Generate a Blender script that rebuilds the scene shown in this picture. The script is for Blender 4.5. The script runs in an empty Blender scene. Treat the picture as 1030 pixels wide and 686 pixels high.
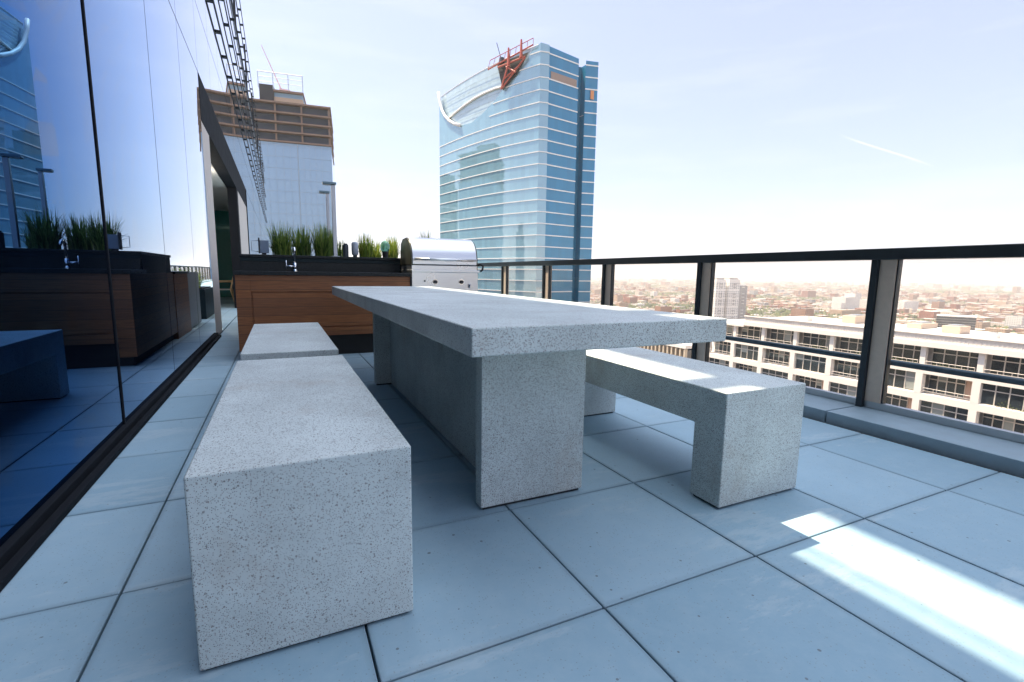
import bpy, bmesh, math, random
from mathutils import Vector, Matrix
random.seed(7)
S = bpy.context.scene
C = S.collection
R = math.radians
# ------------------------------------------------------------------ camera
PITCH, YAW, ROLL, EYE = .1384, .4465, .0142, .97
cd = bpy.data.cameras.new('camera'); cam = bpy.data.objects.new('camera', cd); C.objects.link(cam)
cd.sensor_width = 36; cd.lens = 17.03; cd.clip_start = .05; cd.clip_end = 90000
cy, sy, cp, sp = math.cos(YAW), math.sin(YAW), math.cos(PITCH), math.sin(PITCH)
fw = Vector((sy*cp, cy*cp, -sp)); rt = Vector((cy, -sy, 0)); up = rt.cross(fw)
c_, s_ = math.cos(ROLL), math.sin(ROLL)
r2 = rt*c_ + up*s_; u2 = up*c_ - rt*s_
cam.matrix_world = Matrix.Translation((0, 0, EYE)) @ Matrix((r2, u2, -fw)).transposed().to_4x4()
S.camera = cam
# ------------------------------------------------------------------ light
SUN = Vector((-.30, .35, 1)).normalized()
elev = math.asin(SUN.z); azim = math.atan2(SUN.x, SUN.y)
W = bpy.data.worlds.new('World'); S.world = W; W.use_nodes = True
wn = W.node_tree.nodes; wl = W.node_tree.links
bg = wn['Background']; sky = wn.new('ShaderNodeTexSky')
sky.sky_type = 'NISHITA'; sky.sun_disc = False; sky.sun_elevation = elev; sky.sun_rotation = azim
sky.altitude = 200; sky.air_density = 1.0; sky.dust_density = 2.0; sky.ozone_density = 2.2
# thin high cirrus and one fading vapour trail, as part of the sky itself
tc = wn.new('ShaderNodeTexCoord'); mp = wn.new('ShaderNodeMapping'); mp.inputs['Scale'].default_value = (1.2, 1.2, 9)
wl.new(tc.outputs['Generated'], mp.inputs['Vector'])
nz = wn.new('ShaderNodeTexNoise'); nz.inputs['Scale'].default_value = 3.2; nz.inputs['Detail'].default_value = 7; nz.inputs['Roughness'].default_value = .55
wl.new(mp.outputs[0], nz.inputs['Vector'])
cr = wn.new('ShaderNodeValToRGB'); cr.color_ramp.elements[0].position = .50; cr.color_ramp.elements[1].position = .80
cr.color_ramp.elements[1].color = (.06, .06, .06, 1); cr.color_ramp.elements[0].color = (0, 0, 0, 1)
wl.new(nz.outputs['Fac'], cr.inputs[0])
def wmath(op, a, b=None, c=None, clamp=False):
    n = wn.new('ShaderNodeMath'); n.operation = op; n.use_clamp = clamp
    for i, v in enumerate((a, b, c)):
        if v is None: continue
        if isinstance(v, (int, float)): n.inputs[i].default_value = v
        else: wl.new(v, n.inputs[i])
    return n.outputs[0]
def wdot(vec):
    n = wn.new('ShaderNodeVectorMath'); n.operation = 'DOT_PRODUCT'; n.inputs[1].default_value = vec
    wl.new(tc.outputs['Generated'], n.inputs[0]); return n.outputs['Value']
TA, TB = Vector((0.8333, 0.5047, 0.2255)), Vector((0.8904, 0.4215, 0.1715))
tm = ((TA+TB)/2).normalized(); tt_ = (TB-TA).normalized(); tn = tm.cross(tt_).normalized(); hl = (TB-TA).length/2
wv = wmath('MULTIPLY', wmath('SINE', wmath('MULTIPLY', wdot(tt_), 26)), .0022)
across = wmath('ABSOLUTE', wmath('ADD', wdot(tn), wv))
along = wmath('ABSOLUTE', wdot(tt_))
ta = wmath('SUBTRACT', 1, wmath('DIVIDE', across, .0020), clamp=True)
tb = wmath('MULTIPLY', wmath('SUBTRACT', 1, wmath('DIVIDE', along, hl*1.25), clamp=True), 2.0, clamp=True)
trail = wmath('MULTIPLY', wmath('MULTIPLY', ta, tb), wmath('MULTIPLY', wmath('GREATER_THAN', wdot(tm), 0), .22))
veil = wn.new('ShaderNodeMixRGB'); veil.inputs[0].default_value = .62; veil.inputs[2].default_value = (2.05, 2.08, 2.85, 1)
wl.new(sky.outputs[0], veil.inputs[1])
mixc = wn.new('ShaderNodeMixRGB'); mixc.inputs[2].default_value = (6.5, 5.9, 5.6, 1)
wl.new(wmath('MAXIMUM', cr.outputs[0], trail), mixc.inputs[0]); wl.new(veil.outputs[0], mixc.inputs[1])
# bright patch added overhead, out of view, to lift the terrace light
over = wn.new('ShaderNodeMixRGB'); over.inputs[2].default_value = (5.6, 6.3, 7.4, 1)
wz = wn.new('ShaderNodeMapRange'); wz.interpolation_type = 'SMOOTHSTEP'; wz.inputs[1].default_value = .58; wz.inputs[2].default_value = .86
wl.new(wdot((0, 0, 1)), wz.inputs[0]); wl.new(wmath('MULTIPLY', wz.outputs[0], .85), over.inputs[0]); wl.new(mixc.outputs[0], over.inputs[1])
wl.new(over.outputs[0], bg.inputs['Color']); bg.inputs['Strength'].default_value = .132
sd = bpy.data.lights.new('sun', 'SUN'); sd.energy = 4.5; sd.angle = R(.53); sd.color = (1, .87, .66)
so = bpy.data.objects.new('sun', sd); C.objects.link(so)
so.rotation_euler = SUN.to_track_quat('Z', 'Y').to_euler(); so.location = (0, 0, 60)
S.render.engine = 'CYCLES'
S.view_settings.view_transform = 'Standard'; S.view_settings.look = 'None'
S.view_settings.gamma = 1; S.view_settings.exposure = 1.36; S.view_settings.use_curve_mapping = False
S.cycles.max_bounces = 10; S.cycles.transparent_max_bounces = 16; S.cycles.volume_bounces = 1
# ------------------------------------------------------------------ material helpers
class NT:
    def __init__(s, name):
        s.m = bpy.data.materials.new(name); s.m.use_nodes = True
        s.n = s.m.node_tree.nodes; s.l = s.m.node_tree.links; s.b = s.n['Principled BSDF']
    def new(s, t, **k):
        o = s.n.new(t)
        for a, v in k.items(): setattr(o, a, v)
        return o
    def set(s, sock, v):
        if hasattr(v, 'is_output'): s.l.new(v, sock)
        else: sock.default_value = v
    def math(s, op, a, b=0., c=0., clamp=False):
        o = s.new('ShaderNodeMath', operation=op, use_clamp=clamp)
        for i, v in enumerate((a, b, c)): s.set(o.inputs[i], v)
        return o.outputs[0]
    def mix(s, f, a, b, blend='MIX'):
        o = s.new('ShaderNodeMixRGB', blend_type=blend); s.set(o.inputs[0], f)
        for i, v in ((1, a), (2, b)):
            if isinstance(v, tuple) and len(v) == 3: v = v+(1,)
            s.set(o.inputs[i], v)
        return o.outputs[0]
    def coord(s, kind='Object'): return s.new('ShaderNodeTexCoord').outputs[kind]
    def pos(s): return s.new('ShaderNodeNewGeometry').outputs['Position']
    def mapv(s, v, scale=(1, 1, 1), loc=(0, 0, 0)):
        o = s.new('ShaderNodeMapping'); s.l.new(v, o.inputs[0]); o.inputs['Scale'].default_value = scale; o.inputs['Location'].default_value = loc
        return o.outputs[0]
    def noise(s, v, sc, det=4, rough=.5):
        o = s.new('ShaderNodeTexNoise'); s.l.new(v, o.inputs['Vector'])
        o.inputs['Scale'].default_value = sc; o.inputs['Detail'].default_value = det; o.inputs['Roughness'].default_value = rough
        return o.outputs['Fac']
    def ramp(s, v, *st):
        o = s.new('ShaderNodeValToRGB'); e = o.color_ramp.elements
        while len(e) < len(st): e.new(.5)
        for q, (p, c) in zip(e, st): q.position = p; q.color = (c, c, c, 1) if isinstance(c, (int, float)) else tuple(c)+(1,)
        s.l.new(v, o.inputs[0]); return o.outputs[0]
    def sep(s, v):
        o = s.new('ShaderNodeSeparateXYZ'); s.l.new(v, o.inputs[0]); return o.outputs
    def comb(s, x=0., y=0., z=0.):
        o = s.new('ShaderNodeCombineXYZ')
        for i, v in enumerate((x, y, z)): s.set(o.inputs[i], v)
        return o.outputs[0]
    def white(s, v):
        o = s.new('ShaderNodeTexWhiteNoise', noise_dimensions='3D'); s.l.new(v, o.inputs['Vector']); return o.outputs['Value']
    def bump(s, h, st=.3, d=.01):
        o = s.new('ShaderNodeBump'); o.inputs['Strength'].default_value = st; o.inputs['Distance'].default_value = d
        s.l.new(h, o.inputs['Height']); s.l.new(o.outputs[0], s.b.inputs['Normal'])
    def p(s, **k):
        for a, v in k.items():
            if isinstance(v, tuple) and len(v) == 3: v = v+(1,)
            s.set(s.b.inputs[a.replace('_', ' ')], v)
        return s
def plain(name, col, rough=.5, metal=0., vary=.12, sc=6., **k):
    t = NT(name); n = t.noise(t.coord(), sc, 5, .6)
    a = tuple(x*(1-vary) for x in col); b = tuple(min(1, x*(1+vary)) for x in col)
    t.p(Base_Color=t.mix(n, a, b), Roughness=t.ramp(n, (.3, max(0, rough-.06)), (.7, min(1, rough+.06))), Metallic=metal, **k)
    return t.m
# ---- precast terrazzo concrete of table and benches
def terrazzo(name, base, dark=1.):
    t = NT(name); co = t.coord()
    v = t.new('ShaderNodeTexVoronoi'); t.l.new(co, v.inputs['Vector']); v.inputs['Scale'].default_value = 265
    cs = t.new('ShaderNodeSeparateColor'); t.l.new(v.outputs['Color'], cs.inputs[0])
    rad = t.math('MULTIPLY_ADD', cs.outputs[1], .26, .20)
    inside = t.math('LESS_THAN', v.outputs['Distance'], rad)
    isdark = t.math('MULTIPLY', inside, t.math('LESS_THAN', cs.outputs[0], .60))
    islite = t.math('MULTIPLY', inside, t.math('GREATER_THAN', cs.outputs[0], .78))
    chip = t.ramp(cs.outputs[2], (0, (.035, .04, .045)), (.45, (.10, .10, .10)), (.6, (.20, .085, .055)), (1, (.22, .22, .21)))
    v2 = t.new('ShaderNodeTexVoronoi'); t.l.new(co, v2.inputs['Vector']); v2.inputs['Scale'].default_value = 110
    cs2 = t.new('ShaderNodeSeparateColor'); t.l.new(v2.outputs['Color'], cs2.inputs[0])
    big = t.math('MULTIPLY', t.math('LESS_THAN', v2.outputs['Distance'], .3), t.math('LESS_THAN', cs2.outputs[0], .2))
    cloud = t.noise(co, 3.2, 6, .62); fine = t.noise(co, 420, 2, .5)
    b = t.mix(t.ramp(cloud, (.3, 0.), (.72, 1.)), tuple(x*.78 for x in base), tuple(x*1.12 for x in base))
    b = t.mix(t.math('MULTIPLY', fine, .22), b, tuple(x*.55 for x in base))
    b = t.mix(t.math('MULTIPLY', isdark, .88*dark), b, chip)
    b = t.mix(t.math('MULTIPLY', islite, .5), b, (.74, .74, .71))
    b = t.mix(t.math('MULTIPLY', big, .6*dark), b, (.12, .09, .08))
    # faint rusty handling stains
    st = t.ramp(t.noise(t.mapv(co, (1, 1, .6), (3.1, 1.2, .4)), 2.6, 5, .7), (.58, 0.), (.74, .34))
    b = t.mix(st, b, (.34, .25, .18))
    t.p(Base_Color=b, Roughness=t.ramp(fine, (.2, .42), (.9, .62)), Specular_IOR_Level=.4)
    t.bump(t.math('ADD', fine, t.math('MULTIPLY', isdark, -.5)), .15, .001)
    return t.m
M = {}
M['terrazzo'] = terrazzo('speckled_precast', (.64, .70, .68))
# ---- pavers
def paver():
    t = NT('concrete_paver'); po = t.pos(); s = t.sep(po)
    cx = t.math('FLOOR', t.math('DIVIDE', t.math('SUBTRACT', s[0], .171), .6474)); cyy = t.math('FLOOR', t.math('DIVIDE', t.math('SUBTRACT', s[1], 1.055), .6560))
    w = t.white(t.comb(cx, cyy, 0.))
    b = t.mix(w, (.275, .425, .515), (.385, .535, .62))
    n = t.noise(po, 2.3, 7, .65); b = t.mix(t.ramp(n, (.35, 0.), (.75, .35)), b, (.23, .335, .40))
    n2 = t.noise(po, 14, 6, .7); b = t.mix(t.ramp(n2, (.42, .0), (.8, .30)), b, (.50, .60, .63))
    v = t.new('ShaderNodeTexVoronoi'); t.l.new(po, v.inputs['Vector']); v.inputs['Scale'].default_value = 26
    cs = t.new('ShaderNodeSeparateColor'); t.l.new(v.outputs['Color'], cs.inputs[0])
    pit = t.math('MULTIPLY', t.math('LESS_THAN', v.outputs['Distance'], t.math('MULTIPLY', cs.outputs[1], .16)), t.math('LESS_THAN', cs.outputs[0], .30))
    b = t.mix(t.math('MULTIPLY', pit, .75), b, (.13, .14, .15))
    v3 = t.new('ShaderNodeTexVoronoi'); t.l.new(po, v3.inputs['Vector']); v3.inputs['Scale'].default_value = 130
    cs3 = t.new('ShaderNodeSeparateColor'); t.l.new(v3.outputs['Color'], cs3.inputs[0])
    sp_ = t.math('MULTIPLY', t.math('LESS_THAN', v3.outputs['Distance'], .26), t.math('LESS_THAN', cs3.outputs[0], .2))
    b = t.mix(t.math('MULTIPLY', sp_, .5), b, (.22, .23, .24))
    # dried water marks
    wm = t.ramp(t.noise(t.mapv(po, (.5, 1.6, 1)), 1.7, 8, .72), (.55, 0.), (.60, .38), (.65, 0.))
    b = t.mix(wm, b, (.52, .60, .62))
    # grime held along the joints, broken up by noise
    ex = t.math('ABSOLUTE', t.math('SUBTRACT', t.math('FRACT', t.math('DIVIDE', t.math('SUBTRACT', s[0], .171), .6474)), .5))
    ey = t.math('ABSOLUTE', t.math('SUBTRACT', t.math('FRACT', t.math('DIVIDE', t.math('SUBTRACT', s[1], 1.055), .6560)), .5))
    ed = t.ramp(t.math('ADD', t.math('MAXIMUM', ex, ey), t.math('MULTIPLY', t.math('SUBTRACT', n2, .5), .05)), (.465, 0.), (.5, .45))
    b = t.mix(ed, b, (.17, .23, .27))
    t.p(Base_Color=b, Roughness=t.ramp(n2, (.3, .5), (.7, .74)), Specular_IOR_Level=.35)
    t.bump(t.math('ADD', n2, t.math('MULTIPLY', pit, -1.2)), .25, .002)
    return t.m
M['paver'] = paver()
M['joint'] = plain('dark_joint', (.035, .04, .045), .9)
M['ledge'] = plain('ledge_stone', (.29, .39, .45), .6, sc=11, vary=.18)
M['bronze'] = plain('bronze_post', (.66, .52, .41), .42, .3, sc=30)
M['darkmetal'] = plain('charcoal_metal', (.035, .045, .052), .38, .55, sc=20)
M['pipe'] = plain('blue_grey_pipe', (.085, .125, .155), .35, .6)
M['shoe'] = plain('pale_aluminium', (.5, .53, .55), .35, .7)
M['chrome'] = plain('chrome', (.82, .83, .84), .07, 1., vary=.02)
M['blackstone'] = plain('black_granite', (.006, .011, .014), .3, sc=60, vary=.35, Specular_IOR_Level=.22)
M['blackstone2'] = plain('dark_slate_face', (.012, .024, .028), .5, sc=30, vary=.3, Specular_IOR_Level=.2)
M['void'] = plain('toe_kick', (.012, .012, .012), .8)
M['black'] = plain('black_rubber', (.015, .016, .018), .55)
M['white'] = plain('white_paint', (.72, .72, .70), .55, vary=.05)
M['beige'] = plain('beige_panel', (.50, .45, .41), .55, vary=.05, sc=2)
M['mattblack'] = plain('matt_black_fascia', (.014, .016, .020), .8, Specular_IOR_Level=.08)
M['soffit'] = plain('soffit_panel', (.62, .60, .56), .7, vary=.04, sc=2)
def wood():
    t = NT('ipe_boards'); po = t.coord(); s = t.sep(po)
    row = t.math('FLOOR', t.math('DIVIDE', s[2], .095)); w = t.white(t.comb(0., 0., row))
    g = t.noise(t.mapv(t.comb(t.math('ADD', t.math('ADD', s[0], s[1]), t.math('MULTIPLY', w, 9)), 0., s[2]), (1.6, 1, 42)), 2.6, 7, .62)
    g2 = t.noise(t.mapv(po, (3, 3, 60)), 4, 4, .6)
    b = t.ramp(g, (.25, (.11, .032, .008)), (.5, (.25, .085, .022)), (.78, (.42, .165, .05)))
    b = t.mix(t.math('MULTIPLY', w, .45), b, (.10, .035, .014))
    fr = t.math('FRACT', t.math('DIVIDE', s[2], .095)); gap = t.math('LESS_THAN', fr, .035)
    b = t.mix(gap, b, (.015, .008, .005))
    t.p(Base_Color=b, Roughness=t.ramp(g2, (.3, .38), (.7, .55))); t.bump(t.math('SUBTRACT', g, t.math('MULTIPLY', gap, 1.5)), .3, .002)
    return t.m
M['wood'] = wood()
def steel():
    t = NT('brushed_steel'); po = t.coord()
    g = t.noise(t.mapv(po, (1, 60, 60)), 3, 3, .5); c = t.noise(po, 4, 2, .5)
    t.p(Base_Color=t.mix(g, (.66, .67, .67), (.74, .74, .73)), Metallic=1., Roughness=t.ramp(c, (.3, .27), (.7, .33)))
    return t.m
M['steel'] = steel()
# ---- big mirror-like facade glass, each pane set with its own very slight tilt
def facade_glass(name, base, tint, ior, px, pz, axis=1, tilt=.004, wob=.002, rough=0., oy=0., oz=0.):
    t = NT(name); po = t.pos(); s = t.sep(po)
    a = t.math('FLOOR', t.math('DIVIDE', t.math('SUBTRACT', s[axis], oy), px)); b = t.math('FLOOR', t.math('DIVIDE', t.math('SUBTRACT', s[2], oz), pz))
    wn_ = t.new('ShaderNodeTexWhiteNoise', noise_dimensions='3D'); t.l.new(t.comb(a, b, 3.), wn_.inputs['Vector'])
    geo = t.new('ShaderNodeNewGeometry')
    sub = t.new('ShaderNodeVectorMath', operation='SUBTRACT'); t.l.new(wn_.outputs['Color'], sub.inputs[0]); sub.inputs[1].default_value = (.5, .5, .5)
    sc = t.new('ShaderNodeVectorMath', operation='SCALE'); t.l.new(sub.outputs[0], sc.inputs[0]); sc.inputs['Scale'].default_value = tilt
    nn = t.new('ShaderNodeTexNoise'); t.l.new(po, nn.inputs['Vector']); nn.inputs['Scale'].default_value = .55/px; nn.inputs['Detail'].default_value = 1
    sub2 = t.new('ShaderNodeVectorMath', operation='SUBTRACT'); t.l.new(nn.outputs['Color'], sub2.inputs[0]); sub2.inputs[1].default_value = (.5, .5, .5)
    sc2 = t.new('ShaderNodeVectorMath', operation='SCALE'); t.l.new(sub2.outputs[0], sc2.inputs[0]); sc2.inputs['Scale'].default_value = wob
    ad = t.new('ShaderNodeVectorMath', operation='ADD'); t.l.new(geo.outputs['Normal'], ad.inputs[0]); t.l.new(sc.outputs[0], ad.inputs[1])
    ad2 = t.new('ShaderNodeVectorMath', operation='ADD'); t.l.new(ad.outputs[0], ad2.inputs[0]); t.l.new(sc2.outputs[0], ad2.inputs[1])
    nm = t.new('ShaderNodeVectorMath', operation='NORMALIZE'); t.l.new(ad2.outputs[0], nm.inputs[0])
    t.l.new(nm.outputs[0], t.b.inputs['Normal'])
    col = t.mix(wn_.outputs['Value'], tuple(x*.93 for x in base), tuple(x*1.07 for x in base))
    t.p(Base_Color=col, Roughness=rough, IOR=ior, Specular_Tint=tint)
    return t
def coated_facade():      # blue reflective coating: coloured reflection that pales towards grazing
    t = facade_glass('dark_facade_glass', (.002, .003, .006), (0, 0, 0), 1.45, 1.55, 12, tilt=.0022, wob=.0022, oy=.35)
    nrm = t.b.inputs['Normal'].links[0].from_socket
    lw = t.new('ShaderNodeLayerWeight'); t.l.new(nrm, lw.inputs['Normal']); f = lw.outputs['Facing']
    gl = t.new('ShaderNodeBsdfGlossy'); gl.inputs['Roughness'].default_value = .004; t.l.new(nrm, gl.inputs['Normal'])
    t.l.new(t.ramp(f, (.55, (.04, .14, .34)), (.70, (.11, .27, .56)), (.82, (.62, .78, 1.)), (.92, (1., 1., 1.))), gl.inputs['Color'])
    mx = t.new('ShaderNodeMixShader'); t.l.new(t.math('MULTIPLY_ADD', t.math('POWER', f, 4.5), .98, .09), mx.inputs[0])
    t.l.new(t.b.outputs[0], mx.inputs[1]); t.l.new(gl.outputs[0], mx.inputs[2]); t.l.new(mx.outputs[0], t.n['Material Output'].inputs['Surface'])
    return t.m
M['facade'] = coated_facade()
def rail_glass():
    t = NT('railing_glass'); t.n.remove(t.b)
    tr = t.new('ShaderNodeBsdfTransparent'); tr.inputs[0].default_value = (.94, .925, .915, 1)
    gl = t.new('ShaderNodeBsdfGlossy'); gl.inputs['Roughness'].default_value = 0.
    lw = t.new('ShaderNodeLayerWeight'); fr = t.math('MULTIPLY_ADD', t.math('POWER', lw.outputs['Facing'], 5.), .5, .025)
    mx = t.new('ShaderNodeMixShader'); t.l.new(fr, mx.inputs[0]); t.l.new(tr.outputs[0], mx.inputs[1]); t.l.new(gl.outputs[0], mx.inputs[2])
    t.l.new(mx.outputs[0], t.n['Material Output'].inputs['Surface']); return t.m
M['railglass'] = rail_glass()
# ------------------------------------------------------------------ mesh helpers
class MB:
    def __init__(s): s.v = []; s.f = []; s.mi = []
    def box(s, x0, x1, y0, y1, z0, z1, mi=0):
        n = len(s.v)
        s.v += [(x0, y0, z0), (x1, y0, z0), (x1, y1, z0), (x0, y1, z0), (x0, y0, z1), (x1, y0, z1), (x1, y1, z1), (x0, y1, z1)]
        s.f += [(n, n+3, n+2, n+1), (n+4, n+5, n+6, n+7), (n, n+1, n+5, n+4), (n+1, n+2, n+6, n+5), (n+2, n+3, n+7, n+6), (n+3, n, n+4, n+7)]
        s.mi += [mi]*6; return s
    def obox(s, c, ux, w, d, z0, z1, mi=0):     # oriented box: c=(x,y) near corner, ux unit dir, width along, depth to the left
        uy = (-ux[1], ux[0]); n = len(s.v)
        pts = [(c[0], c[1]), (c[0]+ux[0]*w, c[1]+ux[1]*w), (c[0]+ux[0]*w+uy[0]*d, c[1]+ux[1]*w+uy[1]*d), (c[0]+uy[0]*d, c[1]+uy[1]*d)]
        s.v += [(p[0], p[1], z0) for p in pts]+[(p[0], p[1], z1) for p in pts]
        s.f += [(n, n+3, n+2, n+1), (n+4, n+5, n+6, n+7), (n, n+1, n+5, n+4), (n+1, n+2, n+6, n+5), (n+2, n+3, n+7, n+6), (n+3, n, n+4, n+7)]
        s.mi += [mi]*6; return s
    def quad(s, a, b, c, d, mi=0):
        n = len(s.v); s.v += [tuple(a), tuple(b), tuple(c), tuple(d)]; s.f.append((n, n+1, n+2, n+3)); s.mi.append(mi); return s
    def tube(s, pts, r, seg=10, caps=True, mi=0):
        pts = [Vector(p) for p in pts]; n0 = len(s.v); rs = r if isinstance(r, (list, tuple)) else [r]*len(pts)
        prev = None
        for i, p in enumerate(pts):
            d = (pts[min(i+1, len(pts)-1)]-pts[max(i-1, 0)]).normalized()
            if prev is None: a = d.orthogonal().normalized()
            else: a = (prev-d*prev.dot(d)).normalized()
            prev = a; b = d.cross(a)
            for k in range(seg):
                an = 2*math.pi*k/seg; s.v.append(tuple(p+(a*math.cos(an)+b*math.sin(an))*rs[i]))
        for i in range(len(pts)-1):
            for k in range(seg):
                q = n0+i*seg; s.f.append((q+k, q+(k+1) % seg, q+seg+(k+1) % seg, q+seg+k)); s.mi.append(mi)
        if caps:
            s.f.append(tuple(n0+k for k in range(seg))[::-1]); s.mi.append(mi)
            q = n0+(len(pts)-1)*seg; s.f.append(tuple(q+k for k in range(seg))); s.mi.append(mi)
        return s
    def prism(s, prof, axis, a, b, mi=0):       # closed profile (list of 2-D) extruded along axis 0/1/2
        n = len(s.v); k = len(prof)
        def put(u, v, t):
            return (t, u, v) if axis == 0 else (u, t, v) if axis == 1 else (u, v, t)
        s.v += [put(u, v, a) for u, v in prof]+[put(u, v, b) for u, v in prof]
        for i in range(k): s.f.append((n+i, n+(i+1) % k, n+k+(i+1) % k, n+k+i)); s.mi.append(mi)
        s.f.append(tuple(range(n, n+k))[::-1]); s.f.append(tuple(range(n+k, n+2*k))); s.mi += [mi]*2; return s
    def build(s, name, mat, parent=None, bevel=0., smooth=False, seg=2):
        me = bpy.data.meshes.new(name); me.from_pydata(s.v, [], s.f); me.validate(); me.update()
        mats = mat if isinstance(mat, list) else [mat]
        for m in mats: me.materials.append(m)
        if len(mats) > 1 and len(me.polygons) == len(s.mi): me.polygons.foreach_set('material_index', s.mi)
        bm = bmesh.new(); bm.from_mesh(me); bmesh.ops.recalc_face_normals(bm, faces=bm.faces)
        bm.to_mesh(me); bm.free()
        if smooth: me.polygons.foreach_set('use_smooth', [True]*len(me.polygons))
        o = bpy.data.objects.new(name, me); C.objects.link(o)
        if parent: o.parent = parent
        if bevel:
            b = o.modifiers.new('bevel', 'BEVEL'); b.width = bevel; b.segments = seg; b.limit_method = 'ANGLE'; b.angle_limit = R(40)
            if not smooth:
                me.polygons.foreach_set('use_smooth', [True]*len(me.polygons)); b.harden_normals = True
        return o
def thing(name, label, cat, loc=(0, 0, 0), group=None, rz=0):
    o = bpy.data.objects.new(name, None); C.objects.link(o); o.location = loc; o.rotation_euler.z = rz
    o.empty_display_size = .2
    o['label'] = label; o['category'] = cat
    if group: o['group'] = group
    return o
def tag(o, label, cat, group=None):
    o['label'] = label; o['category'] = cat
    if group: o['group'] = group
    return o
def struct(o): o['kind'] = 'structure'; return o
def B(*a): return MB().box(*a)
def copy_tree(o, parent=None):
    c = o.copy(); C.objects.link(c); c.parent = parent
    for ch in list(o.children): copy_tree(ch, c)
    return c
# ------------------------------------------------------------------ terrace floor (pavers with open joints)
JX, JY, JW, JH, G = .171, 1.055, .6474, .656, .0028
FX = -.86     # plane of our own glass wall
mb = MB(); rnd = random.Random(3)
for i in range(-2, 5):
    x0 = JX+i*JW+G; x1 = JX+(i+1)*JW-G
    if i == -2: x0 = FX+.02
    if i == 4: x1 = 3.285
    for j in range(-12, 30):
        y0 = JY+j*JH+G; y1 = JY+(j+1)*JH-G; dz = rnd.uniform(-.0012, .0008)
        mb.box(x0, x1, y0, y1, -.04, dz)
fl = struct(mb.build('terrace_floor', M['paver'], bevel=.004))
struct(B(-9, 4.0, -7, 56, -.35, -.03).build('terrace_slab', M['joint']))
struct(B(FX+.02, 3.28, 20.76, 56, -.029, -.002).build('terrace_path', M['paver']))
struct(B(-9, FX-.001, 8.2, 20.0, -.029, -.004).build('recess_floor', M['paver']))
# ledge carrying the railing
lg = MB()
ys = [-6.0, .43]+[.43+1.545*k for k in range(1, 33)]
for a, b in zip(ys, ys[1:]): lg.box(3.335, 3.80, a+.006, b-.006, -.03, .07)
struct(lg.build('edge_ledge', M['ledge'], bevel=.004))
struct(B(3.28, 3.336, -6, 50, -.03, -.012).build('ledge_gap', M['joint']))  # dark strip between the pavers and the ledge
# ------------------------------------------------------------------ railing
rail = thing('glass_railing', 'long glass railing with bronze posts and dark top rail along the terrace edge', 'railing', (3.72, 2, .07))
def rp(o): o.parent = rail; o.matrix_parent_inverse = Matrix.Translation((-3.72, -2, -.07)); return o
rp(B(3.655, 3.765, -6, 50, 1.098, 1.172).build('top_rail', M['darkmetal'], bevel=.006))
rp(B(3.700, 3.745, -6, 50, .071, .118).build('base_shoe', M['shoe'], bevel=.003))
for k in range(-3, 32):
    y = 1.975+1.545*k
    p = MB().box(3.690, 3.755, y-.142, y-.042, .1185, 1.0975); p.box(3.664, 3.699, y-.155, y-.030, .0705, .082)
    p = rp(MB().box(3.690, 3.698, y-.142, y-.042, .1185, 1.0975).box(3.747, 3.755, y-.142, y-.042, .1185, 1.0975).build('post', M['bronze'], bevel=.002))
    d = MB().box(3.664, 3.762, y-.040, y, .0715, 1.0975).box(3.699, 3.746, y-.150, y-.1425, .119, 1.0975).build('post_fin', M['darkmetal'], bevel=.002); rp(d)
    if k < 31:
        rp(B(3.716, 3.728, y+.002, y+1.545-.152, .119, 1.097).build('glass_pane', M['railglass']))
rp(MB().tube([(3.88, -6, .385), (3.88, 50, .385)], .021, 14).build('outer_pipe', M['pipe'], smooth=True))
for k in range(-3, 32):
    y = 1.975+1.545*k-.09
    rp(MB().tube([(3.757, y, .385), (3.86, y, .385)], .009, 8).build('pipe_bracket', M['pipe'], smooth=True))
# ------------------------------------------------------------------ table
tb = thing('dining_table', 'long speckled concrete dining table with slab legs between the benches', 'table', (.95, 3.1, 0))
def tp(o, e, loc): o.parent = e; o.matrix_parent_inverse = Matrix.Translation((-loc[0], -loc[1], -loc[2])); return o
TL = (.95, 3.1, 0)
tp(B(.49, 1.52, 1.293, 5.38, .727, .814).build('table_top', M['terrazzo'], bevel=.006, seg=3), tb, TL)
tp(B(.704, 1.195, 1.742, 1.806, .012, .7265).build('leg', M['terrazzo'], bevel=.003), tb, TL)
tp(B(.704, 1.195, 4.170, 4.234, .012, .7265).build('leg', M['terrazzo'], bevel=.003), tb, TL)
tp(B(.836, 1.062, 1.8065, 4.1695, .010, .7265).build('centre_panel', M['terrazzo'], bevel=.002), tb, TL)
for y in (1.75, 4.178): tp(B(.716, 1.183, y, y+.048, .0005, .0115).build('foot_pad', M['black']), tb, TL)
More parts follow.
